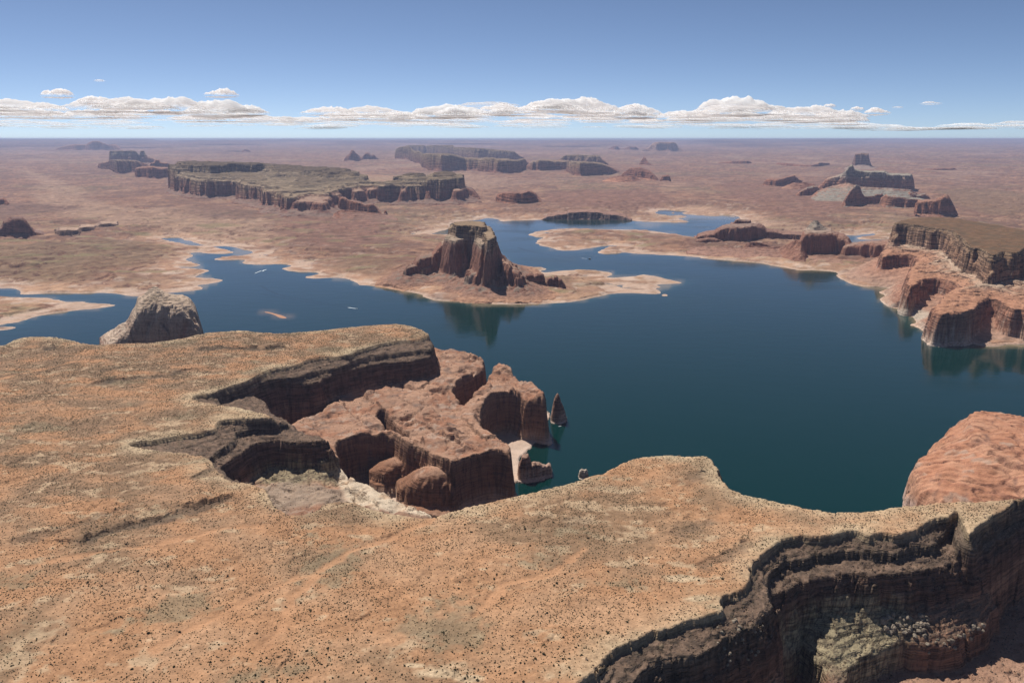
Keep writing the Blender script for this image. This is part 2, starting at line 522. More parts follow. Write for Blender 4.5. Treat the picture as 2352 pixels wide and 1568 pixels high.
PALE_G, DARK_G, OLIVE_G, RUST_G = C(.44, .285, .19), C(.20, .115, .082), C(.23, .15, .088), C(.25, .13, .09)
REGIONS = [([(30, 380), (110, 400), (180, 430), (230, 460), (300, 480), (400, 470), (560, 490), (640, 520), (700, 545), (600, 560), (480, 560), (380, 540), (330, 520), (150, 500), (60, 470), (90, 430)], PALE_G, .6),
    ([(-200, 565), (0, 560), (120, 550), (300, 545), (420, 550), (445, 575), (330, 600), (200, 640), (0, 640), (-200, 640)], OLIVE_G, .75),
    ([(-100, 470), (100, 468), (190, 475), (150, 490), (-100, 505)], DARK_G, .8),
    ([(400, 468), (560, 475), (640, 490), (560, 507), (420, 500)], DARK_G, .75),
    ([(640, 490), (860, 495), (910, 520), (870, 560), (720, 570), (610, 540), (650, 510)], RUST_G, .75),
    ([(960, 510), (1060, 490), (1230, 492), (1240, 500), (1050, 520), (980, 530)], PALE_G, .7),
    ([(750, 585), (900, 575), (940, 600), (850, 630), (740, 615)], OLIVE_G, .5),
    ([(1240, 440), (1450, 430), (1560, 450), (1500, 478), (1350, 480), (1240, 470)], RUST_G, .7),
    ([(1480, 470), (1640, 465), (1720, 490), (1900, 520), (2020, 545), (1800, 530), (1600, 488)], PALE_G, .6),
    ([(2130, 430), (2400, 440), (2400, 500), (2210, 490)], OLIVE_G, .6),
    ([(1620, 420), (1900, 410), (2000, 480), (1850, 500), (1700, 470)], RUST_G, .6),
    ([(900, 400), (1100, 395), (1200, 420), (1100, 440), (950, 425)], PALE_G, .45)]

def plain_colour(g, Z, s, dr):
    X, Y = g.X, g.Y
    a = fbm(X, Y, 700, 5, 70, .6); b = fbm(X, Y, 240, 4, 73, .6); c = fbm(X, Y, 2200, 5, 76, .6)
    col = mixc(C(.225, .125, .085), C(.34, .19, .12), sst(a + b * .6, -.1, .4))
    col = mixc(col, SOIL_GREY, sst(c + .4 * b, .05, .35) * .75)
    col = mixc(col, C(.23, .115, .075), sst(-c + .5 * a, .12, .4) * .7)
    pale = sst(b + .35 * a, .05, .32) * (1 - sst(Y, 7000, 22000) * .55)
    near = 1 - sst(s + 260 * b + 200 * a, 40, 480)
    col = mixc(col, C(.47, .285, .175), np.clip(near * .55 + pale * .6, 0, 1) * .8)
    col = mixc(col, C(.53, .40, .31), sst(billow(X, Y, 150, 3, 78), .0, .35) * near * .8)
    col = mixc(col, C(.44, .23, .135), (1 - sst(dr, .015, .07)) * .5 * sst(s, 40, 250))
    f1 = fbm(X, Y * .6, 6000, 5, 87, .6); f2 = fbm(X, Y * .6, 1800, 4, 88, .6)
    fw = sst(Y, 9000, 18000)
    col = mixc(col, C(.20, .115, .085), sst(f1 + .5 * f2, .02, .2) * fw * .75)
    col = mixc(col, C(.42, .27, .19), sst(f2 - .5 * f1, .18, .3) * fw * .6)
    k1 = fbm(X, Y, 110, 5, 85, .6); k2 = fbm(X, Y, 380, 5, 86, .6)
    col = mixc(col, C(.19, .11, .08), sst(k2 + .5 * k1, .1, .26) * .55)
    col = mixc(col, C(.44, .27, .175), sst(-k2 + .6 * k1, .18, .3) * .45)
    col = mixc(col, C(.48, .36, .28), sst(k1 - .4 * k2, .28, .34) * .6 * (1 - sst(s, 300, 1800)))
    wn = fbm(X, Y, 420, 5, 89, .6) * 260
    for pts_, cc, wt in REGIONS:
        d = g.sdf(poly('D', pts_, PLAIN_A, PLAIN_B), 1, 3) + wn * np.clip(Y / 7000, .5, 2)
        m_ = sst(d, -60, 160) * wt * sst(s, 10, 120)
        col = mixc(col, np.asarray(cc) * (1 + .9 * k1[..., None] + .5 * k2[..., None]), m_)
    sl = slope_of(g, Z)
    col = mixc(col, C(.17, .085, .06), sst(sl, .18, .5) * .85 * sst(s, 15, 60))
    col = col * (1 + .45 * fbm(X, Y * .8, 60 + 0 * Y, 4, 84, .65))[..., None]
    col = col * (.80 + .2 * (1 - sst(s, 40, 400)))[..., None]
    ring = (1 - sst(Z + 4 * fbm(X, Y, 70, 3, 80), 1.5, 6)) * (s > -30)
    col = mixc(col, C(.52, .38, .29), ring * .7)
    bottom = sst(-s, 0, 30)
    col = mixc(col, C(.3, .24, .14), bottom)
    # scrub tints on the flats beside the lake
    g1 = sst(fbm(X / 2, Y, 200, 4, 81), .12, .4) * sst(s, 60, 200) * (1 - sst(Y, 6500, 9000))
    col = mixc(col, C(.23, .185, .095), g1 * .7)
    return col

ys = 1 / np.linspace(1 / 2750., 1 / 112000., 520)
gp = fan_grid(ys, .86, 1000)
land = land_sd(gp)
Zp, sp, drp = plain_height(gp, land)
colp = plain_colour(gp, Zp, sp, drp)
# the plateau on the horizon: a faint step on the left, a swell on the right
ax = gp.X / gp.Y
def hz(x):
    return (x * K - 512) / FPX
lift = sst(gp.Y, 72000, 80000) * (1 - sst(ax, hz(372), hz(392))) * 95 + sst(gp.Y, 84000, 104000) * sst(ax, hz(1300), hz(1950)) * 150
lift = lift + sst(gp.Y, 78000, 84000) * np.exp(-((ax - hz(690)) / .035) ** 2) * 90
lift = lift + sst(gp.Y, 70000, 74000) * sst(fbm(gp.X / 3, gp.Y, 9000, 3, 91), -.1, .1) * 40
Zp = Zp + lift
colp = mixc(colp, C(.2, .15, .13), sst(lift, 20, 70) * .5)
desert = sheet('desert_plain', gp, Zp, M_plain, colp, cut=-10.5)
tag(desert, 'red and pale desert plain stretching beyond the lake to the horizon', None, None, 'structure')

# ------------------------------------------------------------------ the lake
def water_material():
    m = bpy.data.materials.new('lake_water'); m.use_nodes = True
    n, l = m.node_tree.nodes, m.node_tree.links
    b = n['Principled BSDF']
    at = n.new('ShaderNodeAttribute'); at.attribute_name = 'Col'
    l.new(at.outputs['Color'], b.inputs['Base Color'])
    b.inputs['IOR'].default_value = 1.333
    b.inputs['Specular IOR Level'].default_value = .4
    geo = n.new('ShaderNodeNewGeometry')
    t = n.new('ShaderNodeTexNoise'); t.inputs['Scale'].default_value = .0035; t.inputs['Detail'].default_value = 5
    mp = n.new('ShaderNodeMapping'); mp.inputs['Scale'].default_value = (.6, 1, 1); mp.inputs['Rotation'].default_value = (0, 0, .4)
    l.new(geo.outputs['Position'], mp.inputs[0]); l.new(mp.outputs[0], t.inputs['Vector'])
    mr = n.new('ShaderNodeMapRange'); mr.inputs['From Min'].default_value = .35; mr.inputs['From Max'].default_value = .65
    mr.inputs['To Min'].default_value = .03; mr.inputs['To Max'].default_value = .17
    l.new(t.outputs['Fac'], mr.inputs['Value']); l.new(mr.outputs[0], b.inputs['Roughness'])
    w = n.new('ShaderNodeTexNoise'); w.inputs['Scale'].default_value = .16; w.inputs['Detail'].default_value = 3
    l.new(geo.outputs['Position'], w.inputs['Vector'])
    bp = n.new('ShaderNodeBump'); bp.inputs['Strength'].default_value = .07; bp.inputs['Distance'].default_value = 1.0
    w2 = n.new('ShaderNodeTexNoise'); w2.inputs['Scale'].default_value = .022; w2.inputs['Detail'].default_value = 4
    mp2 = n.new('ShaderNodeMapping'); mp2.inputs['Scale'].default_value = (.45, 1, 1); mp2.inputs['Rotation'].default_value = (0, 0, .5)
    l.new(geo.outputs['Position'], mp2.inputs[0]); l.new(mp2.outputs[0], w2.inputs['Vector'])
    wa = n.new('ShaderNodeMath'); wa.operation = 'MULTIPLY_ADD'; wa.inputs[1].default_value = 9.
    l.new(w2.outputs['Fac'], wa.inputs[0]); l.new(w.outputs['Fac'], wa.inputs[2])
    l.new(wa.outputs[0], bp.inputs['Height']); l.new(bp.outputs[0], b.inputs['Normal'])
    return m
M_water = water_material()
gw = fan_grid(1 / np.linspace(1 / 420., 1 / 13000., 330), .9, 420)
lw = land_sd(gw)
dw = np.maximum(-lw, 0) + fbm(gw.X, gw.Y, 60, 2, 5) * 6
DEEP = C(.0, .022, .019)
colw = np.broadcast_to(DEEP, gw.shape + (3,)).copy()
colw = mixc(colw, C(.022, .07, .06), np.exp(-np.maximum(dw, 0) / 35.) * .8)
colw = mixc(colw, C(.22, .17, .095), (1 - sst(dw, 2, 14)) * .8)
shoal = np.array(poly('E', [(1812, 540), (1850, 543), (1900, 557), (1940, 570), (1968, 577)]))
dsh, _, tsh = line_dist(shoal, gw.X, gw.Y)
dsh = dsh + fbm(gw.X, gw.Y, 40, 3, 6) * 14
colw = mixc(colw, C(.16, .12, .075), (1 - sst(dsh, 4 + 10 * tsh, 40 + 18 * tsh)) * .6)
lake = sheet('lake', gw, np.zeros(gw.shape, np.float32), M_water, colw)
tag(lake, 'deep teal lake winding between sandstone shores', None, None, 'structure')

PROF = dict(
    butte=[(-.9, -.25), (-.35, .0), (0, .2), (.05, .23), (.1, .62), (.17, .67), (.22, .93), (.32, 1), (.8, 1), (.86, .72), (.92, .4), (1.1, .1), (1.4, -.25)],
    wall=[(-.8, -.25), (-.25, .0), (0, .14), (.05, .17), (.12, .86), (.2, .95), (.35, 1), (.75, 1), (.85, .9), (.95, .3), (1.2, .0), (1.5, -.25)],
    dome=[(-.8, -.25), (-.25, .0), (0, .1), (.05, .14), (.1, .5), (.17, .72), (.27, .88), (.42, .97), (.6, 1), (.75, .95), (.88, .6), (1, .1), (1.3, -.25)],
    cap=[(-.12, -.1), (0, .0), (.03, .06), (.06, .42), (.13, .5), (.16, .72), (.23, .77), (.26, .97), (.34, 1), (.8, 1), (.9, .5), (1.1, -.1)],
    cone=[(-.4, -.3), (0, .0), (.1, .2), (.14, .4), (.22, .45), (.25, .62), (.33, .66), (.36, .82), (.42, .85), (.46, 1), (.55, 1), (.6, .8), (.75, .5), (1, 0), (1.3, -.3)],
    talus=[(-.2, -.3), (0, 0), (.45, .8), (.5, 1), (.55, .9), (1.1, -.3)])

def ridge_z(g, c, pts, depth, prof, ns, seed, base=None, zb=None, crest=.5, behind=0., taper=.06):
    """height field of a rock wall: pts = (x, y of the top, y of the foot) read off the photograph"""
    A, FY, T, B = [], [], [], []
    for x, yt, yb in pts:
        if zb is None:
            p = G(c, x, yb, PLAIN_A, PLAIN_B)
        else:
            p = G(c, x, yb, zb)
        y = p[1] + behind
        a = p[0] / p[1]
        A.append(a); FY.append(y); B.append(p[2])
        T.append(z_at(c, x, yt, y + depth * crest))
    A, FY, T, B = map(np.array, (A, FY, T, B))
    o = np.argsort(A); A, FY, T, B = A[o], FY[o], T[o], B[o]
    X, Y = g.X, g.Y
    nz = bumpy(g, ns, seed)
    wob = fbm(X, Y, ns * 8, 3, seed + 21) * ns * 1.6
    aw = (X + wob * .5) / Y
    fy = np.interp(aw, A, FY); t = np.interp(aw, A, T); b = np.interp(aw, A, B)
    wdt = (A[-1] - A[0])
    e = np.minimum(aw - A[0], A[-1] - aw) / (wdt * taper)
    if base is not None:
        b = base
    h = np.maximum(t - b, 0)
    dist = Y - fy + nz * .8 + wob
    if prof in ('butte', 'wall', 'dome', 'cap'):
        df = np.clip(h * 1.35, 12, depth * .95)      # the cliff face keeps its steepness however deep the mesa is
        u = np.where(dist < .35 * df, dist / df, .35 + (dist - .35 * df) / np.maximum(depth - .35 * df, 1) * .65)
    else:
        u = dist / depth
    P = PROF[prof]
    p = np.interp(u, [q[0] for q in P], [q[1] for q in P])
    z = b + h * p + fbm(X, Y, ns * 3, 3, seed + 31) * np.minimum(h * .05, ns * .35)
    if zb is None:
        gr = np.minimum(b, plain_z(Y))
        k = 2 * np.maximum(h, 100)
    else:
        gr, k = b, 3000.
    z = np.where(p < 0, gr + p * k, z)
    z = np.where(e < 0, gr + np.maximum(e, -1) * (60 if zb is None else 1500) + np.minimum(p, 0) * k, z)
    return z

# ------------------------------------------------------------------ the plateau in the foreground
TOP, L1T, L1B, L2T, L2B, L3T, L3B = 220., 199., 188., 179., 146., 100., 64.
RIM = poly('D', [(-700, 1800), (-700, 830), (-200, 800), (0, 797), (40, 775), (75, 771), (130, 772), (165, 780), (205, 790), (240, 790), (300, 786), (350, 786), (420, 776), (470, 763),
    (520, 759), (560, 757), (600, 762), (640, 765), (700, 760), (760, 755), (830, 747), (900, 742), (940, 745), (962, 752), (980, 760), (987, 767),
    (967, 777), (933, 779), (882, 787), (840, 796), (789, 818), (742, 816), (704, 825), (679, 838), (624, 845), (594, 860), (552, 880), (522, 887), (484, 900), (432, 911),
    (470, 921), (500, 926), (560, 936), (620, 950), (640, 957), (612, 957), (573, 959), (505, 962), (495, 975), (497, 983), (470, 989), (425, 999), (383, 1004), (335, 1012), (292, 1019),
    (330, 1027), (380, 1033), (440, 1040), (478, 1047), (488, 1058), (500, 1074), (512, 1090), (520, 1098), (545, 1104), (580, 1109), (603, 1114), (613, 1127), (624, 1150), (640, 1166), (680, 1182), (704, 1178),
    (742, 1157), (780, 1148), (810, 1151), (848, 1164), (890, 1175), (933, 1181), (975, 1190), (1005, 1182), (1060, 1165), (1120, 1152), (1180, 1138), (1250, 1120), (1300, 1108), (1345, 1096), (1380, 1085),
    (1410, 1070), (1450, 1050), (1490, 1046), (1530, 1044), (1580, 1046), (1622, 1043), (1640, 1055), (1650, 1082), (1660, 1100), (1690, 1130), (1740, 1138), (1790, 1150), (1850, 1166),
    (1910, 1173), (1960, 1173), (2020, 1168), (2060, 1163), (2100, 1158), (2150, 1152), (2200, 1147), (2246, 1149), (2306, 1145), (2352, 1135), (2500, 1110), (3000, 1070), (3000, 1090),
    (2500, 1122), (2352, 1142), (2306, 1167), (2270, 1190), (2240, 1215), (2225, 1228), (2213, 1200), (2207, 1180), (2196, 1163), (2198, 1175), (2186, 1185), (2156, 1186), (2144, 1194), (2126, 1209), (2096, 1221),
    (2060, 1227), (2024, 1221), (2006, 1230), (1985, 1227), (1961, 1215), (1934, 1221), (1895, 1230), (1868, 1230), (1838, 1229), (1799, 1236), (1766, 1260), (1745, 1278), (1724, 1290), (1726, 1332),
    (1719, 1347), (1698, 1358), (1671, 1363), (1657, 1376), (1664, 1400), (1643, 1405), (1621, 1415), (1586, 1422), (1552, 1436), (1518, 1447), (1484, 1461), (1450, 1475), (1422, 1486), (1397, 1511),
    (1368, 1539), (1324, 1568), (1230, 1650), (1130, 1800)], TOP)
E1 = [poly('D', [(990, 778), (998, 800), (970, 803), (933, 808), (876, 814), (840, 820), (790, 840), (748, 845), (712, 856), (685, 864), (640, 868), (605, 880), (570, 893), (540, 905), (503, 916),
                 (501, 927), (552, 935), (620, 951), (655, 962), (664, 974), (594, 981), (541, 992), (544, 1008), (522, 1024), (490, 1046), (494, 1062), (512, 1080), (540, 1104), (600, 1108), (500, 1180),
                 (200, 1050), (200, 950), (400, 860), (700, 770), (900, 750)], L1T),
      poly('D', [(1775, 1386), (1766, 1362), (1765, 1326), (1778, 1317), (1814, 1290), (1856, 1278), (1904, 1269), (1931, 1266), (1976, 1268), (2021, 1272), (2066, 1266), (2111, 1257), (2150, 1251),
                 (2156, 1242), (2174, 1227), (2198, 1209), (2201, 1180), (2150, 1170), (1950, 1190), (1800, 1200), (1700, 1270), (1680, 1340), (1600, 1400), (1450, 1450), (1350, 1530), (1180, 1700), (1330, 1700),
                 (1420, 1620), (1459, 1564), (1484, 1538), (1539, 1518), (1600, 1508), (1662, 1479), (1712, 1449), (1755, 1425)], L1T)]
E2 = [poly('D', [(990, 785), (1003, 819), (970, 826), (933, 833), (870, 836), (806, 854), (755, 869), (721, 883), (690, 886), (650, 888), (610, 896), (590, 905), (606, 915), (622, 925), (632, 948), (662, 962), (680, 972), (700, 992),
                 (745, 999), (772, 1011), (742, 1017), (730, 1020), (679, 1018), (620, 1015), (590, 1025), (560, 1043), (535, 1062), (514, 1077), (518, 1095), (540, 1112), (560, 1140), (400, 1150), (250, 1050), (250, 930),
                 (450, 870), (700, 780), (900, 760)], L2T),
      poly('D', [(1838, 1350), (1814, 1366), (1790, 1380), (1779, 1398), (1779, 1434), (1774, 1460), (1745, 1468), (1730, 1480), (1728, 1502), (1689, 1515), (1639, 1525), (1616, 1538), (1575, 1554), (1529, 1572), (1470, 1640), (1420, 1720), (1200, 1720), (1380, 1560), (1500, 1460),
                 (1690, 1390), (1740, 1300), (1900, 1220), (2150, 1200), (2210, 1200), (2224, 1232), (2228, 1262), (2225, 1282), (2216, 1288), (2195, 1305), (2156, 1313), (2096, 1325), (2021, 1328), (1961, 1328), (1916, 1333), (1880, 1337)], L2T)]
E3 = [poly('D', [(995, 785), (1014, 803), (1053, 800), (1072, 806), (1107, 814), (1121, 829), (1112, 843), (1070, 862), (1046, 880), (1042, 890), (1052, 905), (1066, 928), (1078, 915), (1090, 898), (1110, 868), (1128, 848),
                 (1132, 828), (1154, 830), (1176, 841), (1189, 858), (1208, 869), (1233, 874), (1247, 890), (1260, 915),
                 (1245, 914), (1228, 909), (1206, 911), (1195, 906), (1167, 898), (1135, 903), (1121, 919), (1110, 930), (1107, 950), (1110, 968), (1132, 983), (1154, 997), (1172, 1014), (1180, 1036), (1160, 1034), (1140, 1027),
                 (1105, 1030), (1072, 1040), (1052, 1050), (1044, 1062), (1036, 1066), (1017, 1048), (976, 1034), (950, 1016), (930, 990), (900, 960), (876, 936), (868, 945), (892, 970), (915, 985), (950, 1010), (972, 1032), (940, 1020), (903, 997), (870, 990), (806, 998), (776, 1012),
                 (786, 1050), (790, 1068), (827, 1088), (870, 1113), (924, 1143), (975, 1160), (1000, 1176), (980, 1200), (700, 1220), (600, 1150), (560, 1100), (560, 1050), (700, 950), (900, 850)], 125.),
      poly('D', [(1780, 1640), (1802, 1590), (1796, 1532), (1822, 1500), (1803, 1468), (1800, 1440), (1818, 1440), (1834, 1470), (1856, 1500), (1884, 1540), (1900, 1600), (1935, 1600), (1946, 1560), (1952, 1542), (1976, 1517), (2021, 1499), (2066, 1487), (2111, 1487),
                 (2156, 1490), (2216, 1475), (2246, 1457), (2276, 1430), (2291, 1405), (2286, 1380), (2270, 1365), (2258, 1338), (2262, 1305), (2300, 1285), (2352, 1262), (2600, 1230), (2600, 1160), (2352, 1200), (2230, 1260), (2100, 1300), (1850, 1340), (1700, 1480), (1500, 1640)], L3T)]
E4 = [poly('D', [(1266, 950), (1264, 968), (1228, 977), (1205, 985), (1215, 995), (1230, 1009), (1222, 1025), (1208, 1040), (1196, 1050), (1194, 1080), (1205, 1098), (1195, 1106), (1167, 1117), (1140, 1121), (1152, 1131), (1121, 1140),
                 (1090, 1150), (1060, 1163), (1050, 1180), (900, 1200), (800, 1100), (850, 1000), (950, 880), (1100, 880), (1220, 910)], 2.),
      poly('D', [(1600, 1750), (1650, 1400), (2000, 1320), (2300, 1220), (2700, 1180), (3200, 1400), (3200, 2000), (1600, 2000)], 45.)]

rows = [470.]
while rows[-1] < 3050:
    y = rows[-1]
    rows.append(y + 1.95 * (max(y, 640) / 800.) ** .72)
gf = fan_grid(rows, 1.0, 1270)
Xf, Yf = gf.X, gf.Y
sd0 = gf.sdf(RIM, 1)
def union(a, b, off):
    return np.maximum(a, b + off)
sd1 = sd0 + 9
for p in E1: sd1 = np.maximum(sd1, gf.sdf(p, 1))
sd2 = sd1 + 10
for p in E2: sd2 = np.maximum(sd2, gf.sdf(p, 1))
sd3n = gf.sdf(E3[0], 1); sd3s = gf.sdf(E3[1], 1)
sd3 = np.maximum(np.maximum(sd3n, sd3s), sd2 + 14)
sd4 = np.maximum(sd3 + 16, np.maximum(gf.sdf(E4[0], 1), gf.sdf(E4[1], 1)))
mk = (sd0 < 50) & (sd4 > -60)
nzA = bumpy(gf, 9, 101, mk)
nzB = bumpy(gf, 12, 131, mk)
# the bench of domed slickrock runs out to the north, the lower ledge to the south
northness = sst(Yf, 1180, 1420)
l3t = L3T + (122 - L3T) * northness
# bench domes
dome = billow(Xf, Yf, 130, 3, 150)
l3t = l3t + northness * (fbm(Xf, Yf, 150, 2, 152) * 16 - 14 * sst(dome, .0, .45))
l3b = L3B + (14 - L3B) * northness
l2b = L2B + (127 - L2B) * northness
l4t = 56 + (3 - 56) * northness
cs, cg, cv = cells(Xf + fbm(Xf, Yf, 25, 2, 160) * 9, Yf + fbm(Xf, Yf, 25, 2, 161) * 9, 16, 162, mk)
joint = (sst(cg, 0, .22) - 1)
Zf = stack(gf, [
    dict(sd=sd0, nz=nzA * .42 + 1.2 * joint, top=TOP, bot=TOP - 9, w=5),
    dict(sd=sd1, nz=nzB * .35 + 1.5 * joint + fbm(Xf, Yf, 60, 2, 171) * 4, top=L1T, bot=L1B, w=6, p=1.2, steps=1),
    dict(sd=sd2, nz=nzA * .5 - nzB * .2 + 1.5 * joint + fbm(Xf, Yf, 50, 2, 172) * 3, top=L2T, bot=l2b, w=19, p=1.2, steps=3),
    dict(sd=sd3, nz=nzB * .45 + fbm(Xf, Yf, 90, 2, 173) * 5, top=l3t, bot=l3b, w=9 + 6 * northness, p=1.25 + .3 * northness, round=.1 + .15 * northness),
    dict(sd=sd4, nz=nzA * .7, top=l4t, bot=-6 + 40 * (1 - northness), w=5, p=1.8, fall=.35, floor=-14)], crest=0.0)
# bedded ledges on the banks between the cliffs (not on the flat top)
bank = sst(-sd0, 2, 12)
q = Zf / 5.5 + fbm(Xf, Yf, 55, 3, 180) * .8
fr = q - np.floor(q)
Zf = Zf + (5.5 * (np.floor(q) - q + sst(fr, .45, .8) * .8 + .2 * fr) + 5.5 * .1) * bank * sst(Zf, 60, 90) * sst(fbm(Xf, Yf, 70, 2, 181), -.35, .1) * .8
rub = fbm(Xf, Yf, 9, 3, 183)
b1, bg1, bv1 = cells(Xf + nzA * .4, Yf + nzB * .4, 9, 187, mk)
Zf = Zf + ((bv1 - .5) * 3.2 - (1 - sst(bg1, 0, .2)) * 1.3) * bank * sst(Zf, 30, 60) * sst(fbm(Xf, Yf, 50, 2, 188), -.3, .2)
# joint-bounded slabs on the slickrock bench
cr, sr = math.cos(.5), math.sin(.5)
ub, vb = Xf * cr + Yf * sr, -Xf * sr + Yf * cr
b2, bg2, bv2 = cells(ub + fbm(Xf, Yf, 60, 3, 189) * 26, vb * .4 + fbm(Xf, Yf, 60, 3, 193) * 18, 62, 194, mk)
bench = sst(-sd2, 4, 20) * sst(sd3, 2, 18) * northness
crk = sst(fbm(Xf, Yf, 80, 2, 196), -.1, .3)
sw = (vb * .8 - ub * .35 + fbm(Xf, Yf, 90, 3, 227) * 34) / 62
saw = (sw - np.floor(sw)); saw = np.where(saw < .9, saw / .9, (1 - saw) / .1) - .5
Zf = Zf + saw * 13 * sst(fbm(Xf, Yf, 150, 2, 228), -.3, .1) * bench
Zf = Zf + ((bv2 - .5) * 10 - (1 - sst(bg2, 0, .07)) * 4 * crk) * bench
Zf = Zf + rub * 1.8 * bank * sst(Zf, 2, 20)
Zf = Zf + (billow(Xf, Yf, 45, 2, 185) * 1.6 + fbm(Xf, Yf, 14, 2, 186) * .6) * sst(-sd2, 6, 30) * sst(sd3, 5, 25) * northness
# relief of the flat top: broad swells, washes and low scarps
inner = sst(sd0, 4, 70)
swell = fbm(Xf, Yf, 420, 3, 190) * 9 + fbm(Xf, Yf, 120, 3, 191) * 3.2
qs = swell / 2.6 + fbm(Xf, Yf, 40, 3, 225) * .9; fs = qs - np.floor(qs)
ledge = 2.6 * (np.floor(qs) + sst(fs, .72, .9) - qs) * sst(fbm(Xf, Yf, 120, 3, 226), -.02, .22)
Zf = Zf + (swell + ledge * 1.1) * inner + fbm(Xf, Yf, 22, 3, 192) * .8 * sst(sd0, 0, 10)
SCARPS = [  # line from the photograph (uphill side on the left of travel), height in metres, run-out in metres
    (poly('D', [(175, 1254), (190, 1245), (205, 1232), (225, 1218), (260, 1209), (310, 1200), (350, 1190), (390, 1180), (440, 1162), (490, 1148), (530, 1138), (565, 1128)][::-1], TOP), 8.5, 60),
    (poly('D', [(442, 805), (470, 802), (520, 797), (560, 799), (600, 801), (640, 797), (668, 796)][::-1], TOP), 8, 60),
    (poly('D', [(95, 800), (130, 795)][::-1], TOP), 7, 40),
    (poly('D', [(180, 890), (215, 880), (240, 874), (260, 868), (310, 863), (350, 860), (385, 855), (430, 845), (470, 838)][::-1], TOP), 5, 60),
    (poly('D', [(220, 850), (260, 842), (300, 833)][::-1], TOP), 4, 40),
    (poly('D', [(430, 1104), (450, 1092), (470, 1080), (480, 1062)][::-1], TOP), 5, 40),
    (poly('D', [(0, 1236), (90, 1224), (190, 1196), (270, 1165), (320, 1160)][::-1], TOP), 3.5, 60),
    (poly('D', [(1530, 1222), (1560, 1207), (1600, 1193), (1640, 1180)][::-1], TOP), 3, 50),
    (poly('D', [(1580, 1296), (1620, 1280), (1665, 1268), (1690, 1250), (1730, 1232)][::-1], TOP), 4, 40),
    (poly('D', [(1550, 1110), (1570, 1095), (1600, 1085), (1625, 1078)][::-1], TOP), 3, 40),
    (poly('D', [(1280, 1195), (1330, 1188), (1360, 1190)][::-1], TOP), 2.5, 30)]
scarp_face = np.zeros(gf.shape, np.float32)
for P, h, run in SCARPS:
    P = np.array(P); lo, hi = P.min(0) - 160, P.max(0) + 160
    m = (Xf > lo[0]) & (Xf < hi[0]) & (Yf > lo[1]) & (Yf < hi[1])
    d, s, t = line_dist(P, Xf[m], Yf[m])
    s = np.where(s > 0, 1, -1) * d + fbm(Xf[m], Yf[m], 30, 4, 195, .6) * 16 + (cells(Xf[m], Yf[m], 13, 199)[2] - .5) * 7
    # 'left of travel' (after reversing) faces away from the camera = uphill
    endf = sst(t, .0, .15) * (1 - sst(t, .85, 1.))
    far = 1 - sst(d, run * 1.2, run * 2)
    up = np.exp(-np.maximum(-s, 0) / run) * sst(-s, -1.5, 1.5) * h * np.clip(.75 + 1.3 * fbm(Xf[m], Yf[m], 45, 3, 198), .15, 1.4) * endf * far * sst(sd0[m], 2, 14)
    Zf[m] += up
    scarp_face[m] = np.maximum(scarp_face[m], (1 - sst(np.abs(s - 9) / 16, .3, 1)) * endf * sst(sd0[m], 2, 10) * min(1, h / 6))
WASHES = [poly('D', [(1000, 1190), (920, 1220), (800, 1262), (725, 1310), (710, 1330), (700, 1350), (668, 1370), (660, 1400), (645, 1440), (610, 1490)], TOP),
          poly('D', [(725, 1310), (650, 1335), (570, 1370), (520, 1400), (440, 1440), (360, 1490)], TOP),
          poly('D', [(1340, 1255), (1280, 1300), (1240, 1320), (1150, 1340), (1140, 1365), (1090, 1410)], TOP),
          poly('D', [(600, 1200), (520, 1205), (450, 1225), (330, 1250), (200, 1270), (110, 1288), (60, 1300)], TOP),
          poly('D', [(0, 868), (60, 855), (120, 842), (160, 830), (240, 826)], TOP)]
wash = np.zeros(gf.shape, np.float32)
for i, P in enumerate(WASHES):
    P = np.array(P); lo, hi = P.min(0) - 60, P.max(0) + 60
    m = (Xf > lo[0]) & (Xf < hi[0]) & (Yf > lo[1]) & (Yf < hi[1])
    d, s, t = line_dist(P, Xf[m], Yf[m])
    d = d + fbm(Xf[m], Yf[m], 30, 3, 197 + i) * 10
    wash[m] = np.maximum(wash[m], 1 - sst(np.abs(d), 2, 10))
Zf = Zf - wash * 1.6 * sst(sd0, 3, 20)

for pts_, d_, pr_, zb_ in [
        ([(-120, 1150, 1240), (0, 1118, 1262), (90, 1085, 1262), (190, 1062, 1258), (250, 1095, 1255), (330, 1075, 1250), (440, 1040, 1235), (540, 1085, 1225), (590, 1150, 1220)], 80, 'dome', 30.),
        ([(110, 1300, 1400), (200, 1268, 1450), (320, 1200, 1480), (430, 1168, 1490), (540, 1168, 1488), (585, 1220, 1480), (612, 1330, 1470), (640, 1430, 1462)], 110, 'dome', 20.),
        ([(690, 1300, 1420), (720, 1262, 1430), (800, 1258, 1420), (880, 1285, 1400), (960, 1325, 1370)], 50, 'dome', 1.)]:
    lo = G('K4', pts_[0][0], pts_[0][2], zb_); hi = G('K4', pts_[-1][0], pts_[-1][2], zb_)
    jj = (gf.a > lo[0] / lo[1] - .03) & (gf.a < hi[0] / hi[1] + .03); ii = (gf.ys > min(lo[1], hi[1]) - 220) & (gf.ys < max(lo[1], hi[1]) + 300)
    sub = Grid(Xf[np.ix_(ii, jj)], Yf[np.ix_(ii, jj)])
    Zf[np.ix_(ii, jj)] = np.maximum(Zf[np.ix_(ii, jj)], ridge_z(sub, 'K4', pts_, d_, pr_, 6, 215, zb=zb_, taper=.04, crest=.2))
Zf = Zf + (1 - np.abs(fbm(Xf, Yf, 13, 2, 229)) * 2.2) * 2.4 * np.exp(-(np.hypot((Xf - G('D', 1030, 1550, TOP)[0]) / 34, (Yf - G('D', 1030, 1550, TOP)[1]) / 11)) ** 2)
slf = slope_of(gf, Zf)
